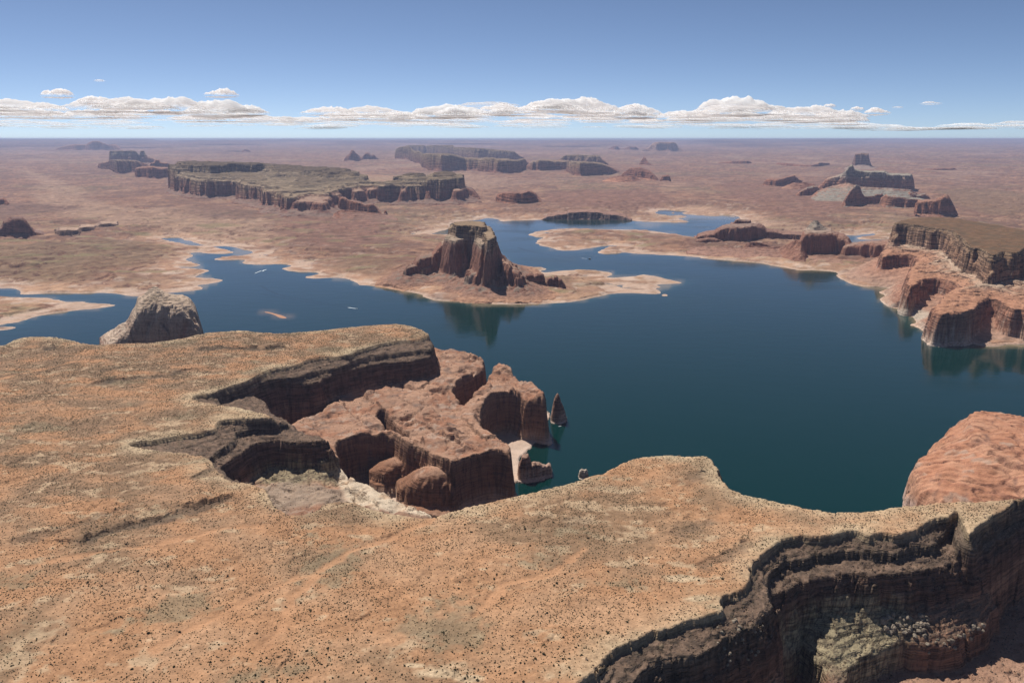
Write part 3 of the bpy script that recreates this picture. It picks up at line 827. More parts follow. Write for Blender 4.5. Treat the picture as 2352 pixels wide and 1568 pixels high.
n1 = fbm(Xf, Yf, 260, 5, 200); n2 = fbm(Xf / 1.4, Yf, 75, 4, 204); n3 = fbm(Xf, Yf, 16, 3, 208); n4 = fbm(Xf / 2.2, Yf, 34, 4, 214)
def spot(c, x, y, z, rx, ry, rot=0.):
    px, py, _ = G(c, x, y, z)
    dx, dy = Xf - px, Yf - py
    cr, sr = math.cos(rot), math.sin(rot)
    return np.hypot((dx * cr + dy * sr) / rx, (-dx * sr + dy * cr) / ry)
n5 = fbm(Xf, Yf, 6.5, 3, 218)
topc = mixc(C(.385, .208, .110), C(.425, .25, .143), sst(n2, -.3, .3))
topc = mixc(topc, C(.235, .15, .088), sst(n1 + .6 * n2, -.06, .36) * .85)
left = sst(-(Xf / Yf) + .15 * n1, .0, .42) * sst(Yf, 820, 1400)
topc = mixc(topc, C(.22, .14, .085), left * sst(n2 + .6 * n4, -.35, .25) * .85)
topc = mixc(topc, C(.45, .32, .2), sst(n4 + .35 * n1 + .5 * n3, .14, .46) * .8)
topc = mixc(topc, C(.22, .17, .105), sst(fbm(Xf / 1.6, Yf, 110, 4, 221) + .3 * n3, .2, .45) * .7)
topc = topc * (1 + .28 * n5 + .22 * n3)[..., None]
outc = np.zeros(gf.shape, np.float32)
for px_o, py_o, rx_o, ry_o in ((1010, 1548, 30, 9), (1075, 1556, 22, 8), (950, 1530, 12, 5), (1110, 1305, 7, 3), (140, 905, 22, 5), (300, 1010, 30, 6), (60, 985, 30, 6), (640, 1395, 10, 4), (1560, 1320, 26, 9), (1600, 1370, 18, 9)):
    outc = np.maximum(outc, 1 - sst(spot('D', px_o, py_o, TOP, rx_o, ry_o) + n3 * .6 + n2 * .4, .55, 1.1))
topc = mixc(topc, C(.50, .375, .24) * (1 + .5 * n5[..., None] + .4 * n3[..., None]), outc * .85)
rimc = (1 - sst(sd0 + 34 * n2 + 14 * n3, 2, 55))
topc = mixc(topc, C(.48, .37, .235) * (1 + .6 * n5[..., None]), rimc * .7 * sst(fbm(Xf, Yf, 130, 3, 223), -.3, .25))
topc = mixc(topc, C(.46, .25, .135), wash * .8)
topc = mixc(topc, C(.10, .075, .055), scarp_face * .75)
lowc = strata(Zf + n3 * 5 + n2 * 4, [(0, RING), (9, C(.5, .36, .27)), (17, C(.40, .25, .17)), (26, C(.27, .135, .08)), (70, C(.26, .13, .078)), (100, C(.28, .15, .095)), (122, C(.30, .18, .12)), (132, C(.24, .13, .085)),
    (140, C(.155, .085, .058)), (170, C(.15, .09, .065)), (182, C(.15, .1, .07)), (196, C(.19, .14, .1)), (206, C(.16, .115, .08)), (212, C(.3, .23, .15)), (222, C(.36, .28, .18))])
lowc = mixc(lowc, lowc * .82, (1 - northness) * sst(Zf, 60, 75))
benchc = mixc(C(.40, .235, .155), C(.33, .16, .095), sst(n2 + n4, -.2, .35))
benchc = mixc(benchc, C(.46, .34, .26), sst(n4 + .5 * n3, .15, .4) * .7)
benchc = mixc(benchc, C(.2, .14, .11), sst(fbm(ub, vb * 2.2, 50, 4, 224), .12, .4) * .7)
lowc = mixc(lowc, benchc, northness * sst(Zf, 62, 85) * (1 - sst(Zf, 132, 144)) * (1 - sst(slf, .7, 1.4)) * .9)
lowc = mixc(lowc, C(.13, .07, .05), (1 - sst(bg2, .01, .05)) * bench * crk * .35)
# talus and soil on the banks
bankc = mixc(C(.185, .122, .085), C(.115, .08, .058), sst(n3, -.2, .3)) * (1 + .7 * n5[..., None])
flatm = 1 - sst(slf, .6, 1.1)
lowc = mixc(lowc, bankc, flatm * sst(Zf, 60, 75) * (1 - northness * (1 - sst(Zf, 134, 146))) * .9)
lowc = mixc(lowc, C(.42, .27, .19), (1 - northness) * (1 - sst(Zf, 56, 68)) * flatm)
lowc = mixc(lowc, C(.30, .22, .17), (1 - northness) * (1 - sst(Zf, 48, 54)) * sst(Xf + .9 * (Yf - 800), 620, 700) * .8)
# yellow-grey bedded rock in the two alcoves
alc = np.maximum(1 - sst(spot('D', 690, 1085, 120, 110, 60) + n2 * .3, .7, 1.2), 1 - sst(spot('D', 1890, 1440, 100, 135, 105, .3) + n2 * .4, .7, 1.15))
alc = alc * sst(-sd2, -2, 8) * sst(Zf, 62, 70)
lowc = mixc(lowc, mixc(C(.33, .275, .17), C(.11, .09, .06), sst(np.sin(Zf * 1.7 + n2 * 7) + n3, -.1, .9)), alc * .85)
# white slickrock ramp
ramp = sst(gf.sdf(poly('D', [(785, 1062), (830, 1082), (880, 1110), (930, 1140), (980, 1158), (1012, 1176), (1005, 1200), (900, 1192), (830, 1172), (790, 1150), (775, 1110)], 108), 1) + n2 * 12, -6, 8)
lowc = mixc(lowc, C(.30, .23, .17) * (1 + .5 * n3[..., None]), (1 - sst(spot('D', 690, 1150, 112, 120, 60) + n2 * .4, .7, 1.2)) * (1 - ramp) * sst(-sd2, 2, 16) * .8)
lowc = mixc(lowc, mixc(C(.56, .45, .33), C(.5, .34, .22), sst(n4, -.1, .4)), ramp * sst(-sd2, 2, 16) * sst(Zf, 70, 90))
# desert varnish streaks on the cliffs
var = sst(billow(Xf, Yf, 14, 2, 230), -.15, .4)
lowc = mixc(lowc, lowc * .5, var * sst(slf, 1.0, 2.0) * sst(Zf, 14, 24) * .75)
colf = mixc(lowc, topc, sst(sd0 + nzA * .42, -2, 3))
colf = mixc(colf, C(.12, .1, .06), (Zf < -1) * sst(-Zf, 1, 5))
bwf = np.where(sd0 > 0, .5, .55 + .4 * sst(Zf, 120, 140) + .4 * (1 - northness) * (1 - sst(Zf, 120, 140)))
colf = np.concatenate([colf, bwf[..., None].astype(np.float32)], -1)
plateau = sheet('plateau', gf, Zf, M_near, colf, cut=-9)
tag(plateau, 'broad orange sandstone plateau with ledged rims and canyons in front of the lake', None, None, 'structure')

def f_height(x, y, A=None):
    A = Zf if A is None else A
    a = x / y
    i = np.interp(y, gf.ys, np.arange(len(gf.ys))); j = np.interp(a, gf.a, np.arange(len(gf.a)))
    i0 = np.clip(i.astype(int) if hasattr(i, 'astype') else int(i), 0, gf.shape[0] - 2); j0 = np.clip(j.astype(int) if hasattr(j, 'astype') else int(j), 0, gf.shape[1] - 2)
    ti, tj = i - i0, j - j0
    return (A[i0, j0] * (1 - tj) + A[i0, j0 + 1] * tj) * (1 - ti) + (A[i0 + 1, j0] * (1 - tj) + A[i0 + 1, j0 + 1] * tj) * ti

# ------------------------------------------------------------------ buttes and mesas
def rock_colour(g, Z, table, flat, s=1.0, seed=300, varn=.5, flat_lo=.35, flat_hi=.8, ring=False, band=(.9, .9, 0, 1)):
    X, Y = g.X, g.Y
    sl = slope_of(g, Z)
    n = fbm(X, Y, 60 * s, 4, seed)
    col = strata(Z + n * 10 * s, table)
    col = col * (1 + .25 * fbm(X, Y, 130 * s, 3, seed + 3))[..., None]
    fl = 1 - sst(sl, flat_lo, flat_hi)
    f = strata(Z + n * 14 * s, flat)
    f = mixc(f, f * .68, sst(fbm(X, Y, 45 * s, 4, seed + 7), -.1, .35))
    col = mixc(col, f, fl)
    v = sst(billow(X, Y, 22 * s, 3, seed + 11), -.2, .4) * sst(sl, 1.0, 1.8)
    col = mixc(col, col * .5, v * varn)
    if ring:
        col = mixc(col, RING, (1 - sst(Z + n * 4, 9, 14)) * .85)
    bw = band[0] + (band[1] - band[0]) * sst(Z, band[2], band[3])
    return np.concatenate([np.clip(col, .01, .8), bw[..., None].astype(np.float32)], -1)

def ridge_grid(c, pts, depth, cs, zb=None, behind=0., front=.9):
    xs, ysv = [], []
    for x, yt, yb in pts:
        p = G(c, x, yb, PLAIN_A, PLAIN_B) if zb is None else G(c, x, yb, zb)
        xs.append(p[0] * (1 + (behind + depth * .5) / p[1])); ysv.append(p[1] + behind)
    m = depth * .25
    return rect_grid(min(xs) - m, max(xs) + m, min(ysv) - depth * front, max(ysv) + depth * 1.35, cs)

T_MESA = [(0, C(.27, .135, .09)), (60, C(.26, .12, .075)), (180, C(.28, .13, .08)), (250, C(.27, .15, .1)), (285, C(.34, .27, .2)), (320, C(.26, .2, .145)), (350, C(.36, .3, .22)), (390, C(.22, .18, .13)), (430, C(.33, .28, .2)), (470, C(.22, .19, .14)), (600, C(.25, .2, .14))]
F_MESA = [(0, C(.28, .16, .11)), (150, C(.26, .155, .11)), (250, C(.34, .21, .14)), (320, C(.27, .21, .145)), (420, C(.2, .16, .11)), (600, C(.2, .155, .105))]
WARM = C(.93, .80, .70)
T_MESA = [(z_, c_ * (WARM if z_ > 260 else 1)) for z_, c_ in T_MESA]
F_MESA = [(z_, c_ * (WARM if z_ > 260 else 1)) for z_, c_ in F_MESA]
T_RED = [(0, C(.29, .145, .095)), (90, C(.27, .12, .07)), (400, C(.27, .125, .08))]
F_RED = [(0, C(.30, .165, .11)), (120, C(.3, .16, .105)), (400, C(.33, .18, .12))]

def ridge_butte(name, label, cat, c, parts, cs, mat, table=T_RED, flat=F_RED, s=1.0, seed=1, group=None, ring=False, zb=None, **kw):
    """parts: list of (pts, depth, profile, noise size, options)"""
    gx = []
    for pts, depth, prof, ns, op in parts:
        gg = ridge_grid(c, pts, depth, 1e5, op.get('zb', zb), op.get('behind', 0.))
        gx.append((gg.X.min(), ridge_grid(c, pts, depth, cs * 50, op.get('zb', zb), op.get('behind', 0.))))
    x0 = min(q.X.min() for _, q in gx); x1 = max(q.X.max() for _, q in gx)
    y0 = min(q.Y.min() for _, q in gx); y1 = max(q.Y.max() for _, q in gx)
    g = rect_grid(x0, x1, y0, y1, cs)
    Z = None
    for i, (pts, depth, prof, ns, op) in enumerate(parts):
        z = ridge_z(g, c, pts, depth, prof, ns, seed + i * 7, zb=op.get('zb', zb), behind=op.get('behind', 0.), crest=op.get('crest', .5), taper=op.get('taper', .06))
        Z = z if Z is None else np.maximum(Z, z)
    ground = plain_z(g.Y) if zb is None else np.full(g.shape, zb, np.float32)
    # little ledges follow the level bedding
    st = 14 * s
    q = Z / st + fbm(g.X, g.Y, 140 * s, 2, seed + 71) * .5
    fr = q - np.floor(q)
    Z = Z + st * (np.floor(q) + sst(fr, .35, .75) * .8 + .2 * fr - q) * .55 * sst(Z - ground, 5, 30)
    Z = np.maximum(Z, np.maximum(ground - 20 * max(s, .5), -19)).astype(np.float32)     # skirts end just under the ground
    col = rock_colour(g, Z, table, flat, s, seed + 100, ring=ring, **kw)
    i = np.unravel_index(np.argmax(Z), Z.shape)
    o = sheet(name, g, Z.astype(np.float32), mat, col, keep=(Z > ground - 14 * max(s, .5)), origin=(float(g.X[i]), float(g.Y[i]), float(ground[i])))
    return tag(o, label, cat, group)

# --- far buttes, left to right, far to near
ridge_butte('far_mesa', 'hazy far mesa with a low hump on the left skyline', 'mesa', 'A',
    [([(380, 157, 159), (430, 135, 160), (520, 120, 160), (600, 124, 160), (620, 110, 161), (650, 98, 161), (690, 100, 161), (750, 125, 160), (780, 121, 160), (805, 125, 159), (842, 157, 159)], 2600, 'butte', 120, {})], 70, M_far, s=4, seed=401)
ridge_butte('far_mesa', 'flat topped hazy mesa with pale cliffs near the middle of the skyline', 'mesa', 'D',
    [([(1474, 345, 347), (1490, 338, 347), (1499, 328, 347), (1506, 326, 347.5), (1545, 326, 347.5), (1552, 329, 347), (1558, 339, 347), (1573, 346, 347)], 1500, 'butte', 70, {})], 50, M_far,
    [(0, C(.34, .2, .14)), (800, C(.4, .26, .19))], F_RED, s=3, seed=411)
ridge_butte('far_butte', 'small pale far rocks left of the flat hazy mesa', 'butte', 'D',
    [([(1398, 341, 343), (1408, 335, 343.5), (1416, 334, 343.5), (1424, 341, 343), (1432, 340, 343), (1445, 336, 343.5), (1460, 336, 343.5), (1468, 342, 343)], 600, 'butte', 50, {})], 40, M_far, s=3, seed=415)
ridge_butte('far_butte', 'tiny lone far butte on the hazy plain left of centre', 'butte', 'D',
    [([(555, 347, 348), (562, 342, 348.2), (568, 342, 348.2), (577, 347, 348)], 300, 'butte', 30, {})], 25, M_far, s=2, seed=418)
ridge_butte('twin_butte', 'pair of pointed dark red buttes standing alone on the plain', 'butte', 'K9',
    [([(775, 207, 209), (795, 165, 210), (838, 132, 211), (850, 105, 211), (866, 93, 211), (882, 104, 211), (905, 128, 210), (925, 140, 209), (945, 165, 205), (962, 175, 198), (975, 150, 196), (1005, 121, 195), (1030, 122, 195), (1052, 150, 195), (1080, 140, 195), (1105, 165, 194), (1128, 188, 193)], 420, 'dome', 40, {'taper': .02})],
    22, M_far, T_RED, [(0, C(.25, .17, .13)), (300, C(.25, .14, .1))], s=2, seed=421)
ridge_butte('stepped_mesa', 'broad grey capped mesa with red cliffs behind the long mesa', 'mesa', 'B',
    [([(425, 195, 214), (430, 155, 218), (452, 142, 220), (520, 130, 226), (560, 168, 246), (600, 168, 252), (622, 190, 280), (640, 185, 292), (680, 185, 304), (750, 184, 308), (830, 190, 302), (900, 213, 300), (1000, 218, 304), (1060, 214, 312), (1120, 218, 318), (1200, 224, 320), (1260, 232, 315), (1300, 222, 300), (1325, 224, 285), (1342, 250, 268)], 1500, 'wall', 75, {'crest': .25, 'taper': .02}),
     ([(470, 138, 172), (522, 127, 180), (630, 126, 185), (638, 137, 185), (650, 126, 186), (825, 127, 200), (832, 138, 205), (980, 145, 225), (1100, 155, 228), (1245, 168, 230), (1275, 192, 228), (1310, 208, 226)], 1600, 'cap', 70, {'crest': .5, 'taper': .02, 'behind': 0})],
    24, M_far, T_MESA, F_MESA, s=2.2, seed=431)
ridge_butte('stepped_mesa', 'smaller grey capped mesa with a long left shoulder, right of the broad stepped mesa', 'mesa', 'B',
    [([(1328, 270, 290), (1370, 237, 300), (1420, 228, 302), (1500, 230, 298), (1600, 232, 300), (1650, 238, 335), (1700, 238, 340), (1780, 245, 335), (1850, 252, 330), (1900, 272, 328), (1940, 290, 322), (1970, 308, 316)], 1000, 'wall', 60, {'crest': .3, 'taper': .02}),
     ([(1550, 228, 262), (1580, 205, 265), (1605, 194, 265), (1680, 192, 268), (1830, 197, 268), (1850, 220, 268), (1895, 255, 268)], 900, 'cap', 50, {'behind': 300, 'taper': .03})],
    18, M_far, T_MESA, F_MESA, s=1.8, seed=441)
ridge_butte('small_butte', 'small red fin butte with a bright orange dune on its left', 'butte', 'B',
    [([(1985, 325, 345), (2010, 305, 348), (2040, 282, 352), (2075, 280, 355), (2110, 275, 357), (2150, 290, 360), (2185, 305, 363), (2215, 332, 366), (2242, 362, 367)], 380, 'dome', 32, {'taper': .02}),
     ([(1850, 372, 376), (1920, 345, 378), (1990, 330, 380), (2060, 335, 380), (2120, 368, 376)], 420, 'talus', 12, {'behind': -150})],
    13, M_far, T_RED, [(0, C(.52, .25, .14)), (130, C(.45, .22, .13)), (200, C(.25, .12, .08)), (600, C(.3, .16, .1))], s=1.3, seed=451, varn=.3)
ridge_butte('pointed_rock', 'little pointed rock knob right of the fin butte with the dune', 'rock', 'B',
    [([(2248, 366, 372), (2262, 342, 373), (2275, 333, 374), (2305, 327, 374), (2316, 340, 374), (2326, 368, 373)], 160, 'dome', 18, {})], 9, M_far, s=1, seed=456)
ridge_butte('small_butte', 'distant sharp pyramid rock on the plain behind the fin butte', 'butte', 'B',
    [([(2105, 258, 260), (2120, 230, 262), (2138, 204, 263), (2150, 212, 264), (2165, 238, 265), (2185, 250, 266), (2202, 265, 267)], 260, 'dome', 26, {})], 14, M_far, s=1.4, seed=461)
ridge_butte('low_butte', 'low flat dark red butte on the near side of the plain', 'butte', 'B',
    [([(1115, 500, 508), (1135, 465, 515), (1165, 450, 520), (1215, 447, 528), (1270, 446, 532), (1290, 452, 532), (1340, 438, 530), (1375, 448, 526), (1395, 460, 522), (1410, 485, 518), (1445, 510, 520), (1475, 522, 524)], 420, 'wall', 26, {'taper': .03})],
    9, M_far, T_RED, [(0, C(.27, .16, .115)), (150, C(.25, .13, .09)), (300, C(.3, .16, .11))], s=1.0, seed=471)
# --- left edge
ridge_butte('notched_butte', 'dark mesa with flat cap and a thumb of rock on its right, far left', 'mesa', 'K8',
    [([(172, 310, 322), (190, 278, 326), (230, 262, 335), (300, 250, 340), (335, 235, 352), (400, 230, 388), (480, 235, 382), (560, 235, 370), (640, 240, 378), (690, 262, 375), (760, 285, 340), (840, 300, 335)], 900, 'wall', 55, {'crest': .3, 'taper': .03}),
     ([(300, 235, 262), (318, 150, 265), (330, 122, 268), (480, 124, 268), (620, 122, 268), (645, 140, 266), (664, 170, 264), (676, 165, 264), (692, 126, 264), (728, 124, 264), (742, 160, 266), (770, 195, 268), (828, 215, 270), (850, 255, 272)], 700, 'cap', 45, {'behind': 250, 'taper': .02})],
    16, M_far, [(0, C(.24, .11, .075)), (260, C(.24, .12, .085)), (330, C(.2, .13, .1)), (380, C(.36, .3, .22)), (430, C(.18, .14, .11)), (600, C(.2, .15, .12))], F_MESA, s=1.8, seed=481)
ridge_butte('low_butte', 'low red shelf of rock between the notched mesa and the long mesa', 'mesa', 'K8',
    [([(622, 350, 428), (640, 325, 435), (700, 318, 438), (760, 310, 442), (830, 308, 448), (930, 325, 442), (1000, 322, 440), (1075, 325, 432)], 800, 'wall', 45, {'crest': .3, 'taper': .03}),
     ([(780, 300, 345), (805, 266, 346), (850, 258, 346), (862, 230, 346), (900, 229, 346), (912, 256, 346), (1000, 266, 346), (1042, 305, 345)], 600, 'cap', 35, {'behind': 200, 'taper': .03})],
    15, M_far, T_RED, F_RED, s=1.6, seed=491)
ridge_butte('small_butte', 'dark craggy butte on the left edge above the scrubby flat', 'butte', 'A',
    [([(-120, 700, 745), (-40, 690, 748), (0, 692, 750), (30, 680, 750), (42, 648, 752), (70, 640, 755), (100, 622, 757), (145, 619, 760), (172, 625, 760), (195, 645, 757), (212, 680, 752), (240, 712, 748), (290, 722, 747), (322, 740, 748)], 300, 'wall', 22, {'taper': .02})],
    6.5, M_mid, [(0, C(.2, .1, .07)), (400, C(.21, .105, .075))], [(0, C(.26, .17, .13)), (90, C(.22, .13, .1)), (400, C(.2, .11, .08))], s=.8, seed=501)
ridge_butte('small_butte', 'dark rounded butte cut by the left edge, farther up the plain', 'butte', 'A',
    [([(-120, 500, 538), (-30, 480, 540), (0, 486, 540), (30, 488, 540), (48, 505, 538), (64, 534, 537)], 300, 'dome', 25, {})], 9, M_far, s=1, seed=506)
# --- right half of the plain
ridge_butte('tower_butte', 'tall flat topped tower butte standing above the right hand mesa', 'butte', 'C',
    [([(1128, 262, 272), (1140, 235, 274), (1148, 200, 275), (1153, 180, 276), (1195, 176, 277), (1238, 178, 277), (1244, 200, 277), (1254, 235, 276), (1266, 258, 275), (1284, 272, 276)], 520, 'wall', 26, {'taper': .02}),
     ([(1085, 277, 280), (1140, 262, 281), (1200, 256, 282), (1250, 260, 281), (1312, 276, 279)], 1300, 'talus', 12, {'behind': -350, 'crest': .35})],
    12, M_far, [(0, C(.24, .13, .09)), (600, C(.22, .125, .09))], [(0, C(.3, .2, .15)), (330, C(.36, .27, .21)), (390, C(.25, .15, .1)), (600, C(.25, .17, .12))], s=1.5, seed=511, varn=.35)
ridge_butte('banded_mesa', 'banded grey mesa with a long grey talus slope and red fins below it', 'mesa', 'C',
    [([(900, 420, 440), (960, 350, 442), (1000, 337, 445), (1055, 322, 448), (1085, 290, 450), (1105, 262, 450), (1122, 256, 450), (1136, 284, 450), (1190, 297, 450), (1260, 300, 450), (1340, 302, 450), (1375, 318, 450), (1440, 318, 450), (1485, 320, 450), (1520, 324, 450), (1533, 350, 448), (1550, 405, 445)], 700, 'cap', 32, {'behind': 420, 'crest': .3, 'taper': .02}),
     ([(840, 480, 492), (900, 430, 498), (960, 405, 502), (1040, 385, 505), (1100, 375, 510), (1180, 400, 515), (1400, 412, 520), (1520, 420, 515), (1600, 470, 505)], 1500, 'talus', 14, {'behind': -60, 'crest': .5}),
     ([(1068, 520, 538), (1085, 480, 540), (1110, 430, 538), (1130, 398, 536), (1150, 388, 534), (1175, 398, 530), (1195, 440, 528), (1215, 460, 526), (1260, 458, 522), (1300, 446, 520), (1330, 446, 518), (1345, 470, 515)], 260, 'dome', 20, {'taper': .02}),
     ([(1325, 475, 530), (1360, 450, 540), (1420, 455, 545), (1500, 470, 546), (1575, 478, 546), (1640, 490, 560)], 330, 'dome', 18, {'taper': .03}),
     ([(760, 458, 464), (790, 430, 466), (830, 405, 466), (870, 398, 464), (900, 398, 460), (930, 430, 458)], 260, 'dome', 20, {}),
     ([(1500, 440, 500), (1520, 432, 505), (1570, 458, 505), (1620, 445, 505), (1640, 458, 505), (1660, 480, 505)], 240, 'dome', 16, {'behind': 200})],
    9, M_far, [(0, C(.30, .145, .09)), (190, C(.32, .15, .09)), (250, C(.3, .19, .14)), (285, C(.34, .28, .22)), (320, C(.24, .2, .16)), (350, C(.36, .3, .24)), (400, C(.23, .19, .15)), (600, C(.3, .26, .21))],
    [(0, C(.3, .18, .12)), (90, C(.27, .24, .19)), (180, C(.28, .25, .2)), (230, C(.4, .24, .16)), (300, C(.33, .29, .22)), (600, C(.28, .25, .18))], s=1.2, seed=521)
ridge_butte('rock_tower', 'blocky red rock tower with a peaked right end below the banded mesa', 'butte', 'C',
    [([(1555, 520, 588), (1568, 498, 596), (1620, 490, 600), (1690, 486, 602), (1725, 468, 604), (1742, 455, 604), (1760, 458, 604), (1785, 490, 604), (1808, 525, 604), (1828, 560, 604), (1848, 594, 604)], 380, 'wall', 20, {'taper': .02})],
    8, M_far, T_RED, F_RED, s=1, seed=541)
ridge_butte('low_butte', 'low red humped butte left of the banded mesa', 'butte', 'C',
    [([(542, 378, 388), (558, 352, 393), (585, 346, 398), (640, 348, 400), (680, 338, 397), (720, 328, 392), (745, 325, 388), (762, 340, 384), (775, 350, 380), (806, 362, 372)], 360, 'dome', 26, {'taper': .02}),
     ([(660, 408, 412), (740, 372, 414), (820, 370, 412), (890, 385, 408)], 380, 'talus', 12, {'behind': -80})],
    13, M_far, T_RED, [(0, C(.42, .23, .14)), (200, C(.3, .15, .1)), (400, C(.28, .15, .1))], s=1.2, seed=551)
ridge_butte('low_ledge', 'thin dark ledge of rock far out on the right of the plain', 'ledge', 'C',
    [([(1598, 287, 290), (1650, 279, 292), (1740, 276, 293), (1820, 275, 292), (1845, 285, 290)], 300, 'wall', 26, {})], 20, M_far, s=1.5, seed=556)
ridge_butte('low_ledge', 'dark cliff ledge facing the lake on the left of the tower butte', 'ledge', 'C',
    [([(240, 238, 243), (330, 230, 247), (430, 227, 248), (460, 236, 246)], 400, 'wall', 32, {})], 25, M_far, s=1.6, seed=561)
ridge_butte('low_ledge', 'broken dark ledge on the plain just left of the tower butte', 'ledge', 'C',
    [([(630, 240, 252), (700, 243, 262), (780, 252, 266), (860, 258, 268), (920, 240, 266), (985, 242, 256)], 350, 'wall', 30, {})], 22, M_far, s=1.6, seed=566)
ridge_butte('lake_cliff', 'dark sheer cliff rising straight from the far shore of the lake', 'cliff', 'S',
    [([(1205, 132, 134), (1250, 112, 134), (1300, 102, 133), (1370, 96, 132), (1400, 82, 131), (1500, 78, 130), (1600, 80, 131), (1625, 90, 132), (1700, 98, 134), (1760, 108, 136), (1790, 120, 139), (1830, 136, 142)], 500, 'wall', 22, {'crest': .03, 'taper': .01})],
    8, M_mid, [(0, C(.17, .12, .1)), (200, C(.17, .1, .08))], [(0, C(.3, .17, .12)), (200, C(.3, .17, .12))], s=1.2, seed=571, zb=0.)
for i, (pts, lab) in enumerate([
        ([(380, 720, 737), (420, 706, 744), (480, 703, 748), (545, 706, 745), (560, 690, 722), (600, 683, 720), (655, 685, 712), (670, 680, 695), (700, 664, 697), (760, 660, 690), (815, 668, 678)], 'long dark canyon wall in the pale slickrock on the left')]):
    ridge_butte('canyon_wall', lab, 'cliff', 'A', [(pts, 320, 'wall', 18, {'crest': .2, 'taper': .02})], 9, M_mid, [(0, C(.2, .13, .1)), (300, C(.22, .14, .11))], [(0, C(.45, .3, .21)), (300, C(.45, .3, .21))], s=.9, seed=581 + i)

# --- the long mesa on the left: levels traced on gently tilted planes
PA, PB, VA, VB = 24., .0357, -10., .0224
U = poly('K8', [(1104, 262), (1108, 236), (1420, 240), (2190, 262)], PA, PB) + poly('K9', [(250, 238), (430, 253), (680, 262), (850, 276), (980, 322), (1160, 346), (1390, 330), (1400, 316), (1590, 318), (1680, 300), (1880, 297), (1898, 325),
    (1890, 345), (1690, 342), (1580, 352), (1400, 358), (1200, 362), (1150, 350), (980, 345), (820, 360), (760, 385), (640, 400), (600, 420), (560, 440), (500, 430), (430, 420), (300, 440), (230, 480), (180, 420), (130, 400), (60, 410), (0, 400)], PA, PB) + \
    poly('K8', [(2110, 430), (2050, 420), (1980, 425), (1860, 372), (1700, 362), (1380, 360), (1240, 335), (1180, 320), (1108, 300)], PA, PB)
CAPP = poly('K8', [(1110, 252), (1112, 238), (1420, 242), (2160, 262), (2100, 275), (1700, 272), (1540, 300), (1420, 285), (1290, 275)], PA + 25, PB)
V = poly('K8', [(1060, 345), (1064, 310), (1120, 290), (1500, 290), (2200, 300)], VA, VB) + poly('K9', [(680, 302), (1000, 350), (1400, 358), (1600, 358), (1700, 350), (1900, 350), (1930, 420), (1965, 462), (2040, 470),
    (1990, 500), (1900, 510), (1860, 490), (1770, 468), (1740, 500), (1690, 482), (1620, 520), (1560, 480), (1410, 482), (1390, 520), (1350, 490), (1280, 462), (1240, 490), (1120, 500), (1050, 505), (990, 495), (960, 510), (860, 530), (800, 490),
    (740, 540), (690, 560), (655, 562), (640, 640), (480, 632), (320, 620), (290, 640), (270, 570), (140, 562), (100, 580), (70, 610)], VA, VB) + \
    poly('K8', [(2310, 580), (2280, 620), (2200, 600), (2130, 575), (2060, 570), (1985, 600), (1960, 560), (1915, 520), (1905, 470), (1940, 440), (1880, 440), (1855, 470), (1840, 420), (1700, 460), (1640, 440), (1400, 440), (1300, 425), (1230, 440), (1200, 400), (1130, 390), (1085, 370)], VA, VB)
xs = [p[0] for p in V]; yv = [p[1] for p in V]
U1 = poly('K8', [(1104, 262), (1108, 236), (1420, 240), (2190, 262)], PA, PB) + poly('K9', [(250, 238), (430, 253), (680, 262), (860, 276), (830, 288), (700, 284), (600, 285), (520, 300), (430, 290), (320, 300), (200, 288), (60, 290)], PA, PB) + \
    poly('K8', [(2250, 300), (2190, 285), (1900, 288), (1700, 276), (1540, 300), (1420, 285), (1290, 276), (1108, 290)], PA, PB)
KN = [poly('K9', [(1385, 332), (1400, 316), (1590, 318), (1605, 335), (1500, 346)], PA, PB), poly('K9', [(1650, 335), (1690, 302), (1880, 297), (1898, 325), (1885, 345), (1700, 346)], PA, PB),
      poly('K9', [(560, 300), (700, 292), (860, 300), (940, 320), (900, 330), (700, 322), (600, 330)], PA, PB)]
gb = rect_grid(min(xs) - 500, max(xs) + 600, min(yv) - 550, max(yv) + 600, 13.5)
sc, su, sv = gb.sdf(CAPP, 1), gb.sdf(U, 1), gb.sdf(V, 1)
na, nb, nc = bumpy(gb, 70, 601), bumpy(gb, 50, 631), bumpy(gb, 30, 661)
big = fbm(gb.X, gb.Y, 520, 3, 604) * 170
sv = np.maximum(sv, su + 20)
su1 = gb.sdf(U1, 1)
for p in KN: su1 = np.maximum(su1, gb.sdf(p, 1))
top = PA + PB * gb.Y
vt = VA + VB * gb.Y
gz = plain_z(gb.Y)
topn = fbm(gb.X, gb.Y, 650, 4, 606) * 44 * sst(su, 40, 260)
qt = topn / 15; topn = 15 * (np.floor(qt) + sst(qt - np.floor(qt), .6, .85))
Zb = stack(gb, [
    dict(sd=sc, nz=nb * .4, top=top + 25, bot=top - 10, w=18),
    dict(sd=su1, nz=na * .5 + nb * .3, top=top - 8, bot=vt + (top - vt) * .80, w=20, p=1),
    dict(sd=su1 + 110, nz=nb * .9 + big * .3, top=vt + (top - vt) * .72, bot=vt + (top - vt) * .60, w=18, p=1),
    dict(sd=su - 30, nz=nb * .8 + na * .4 + big * .6, top=vt + (top - vt) * .50, bot=vt + (top - vt) * .36, w=18, p=1),
    dict(sd=su + 60, nz=nc + na * .4 + big * .4, top=vt + (top - vt) * .28, bot=vt + (top - vt) * .13, w=18, p=1),
    dict(sd=sv, nz=na * .6 + nb * .2 + fbm(gb.X, gb.Y, 380, 3, 605) * 70, top=vt, bot=gz + 62, w=30, p=1.0, steps=2),
    dict(sd=sv + 190, nz=nc * 1.2, top=gz + 6, bot=gz - 30, w=60, p=1.6, floor=-40)], crest=0)
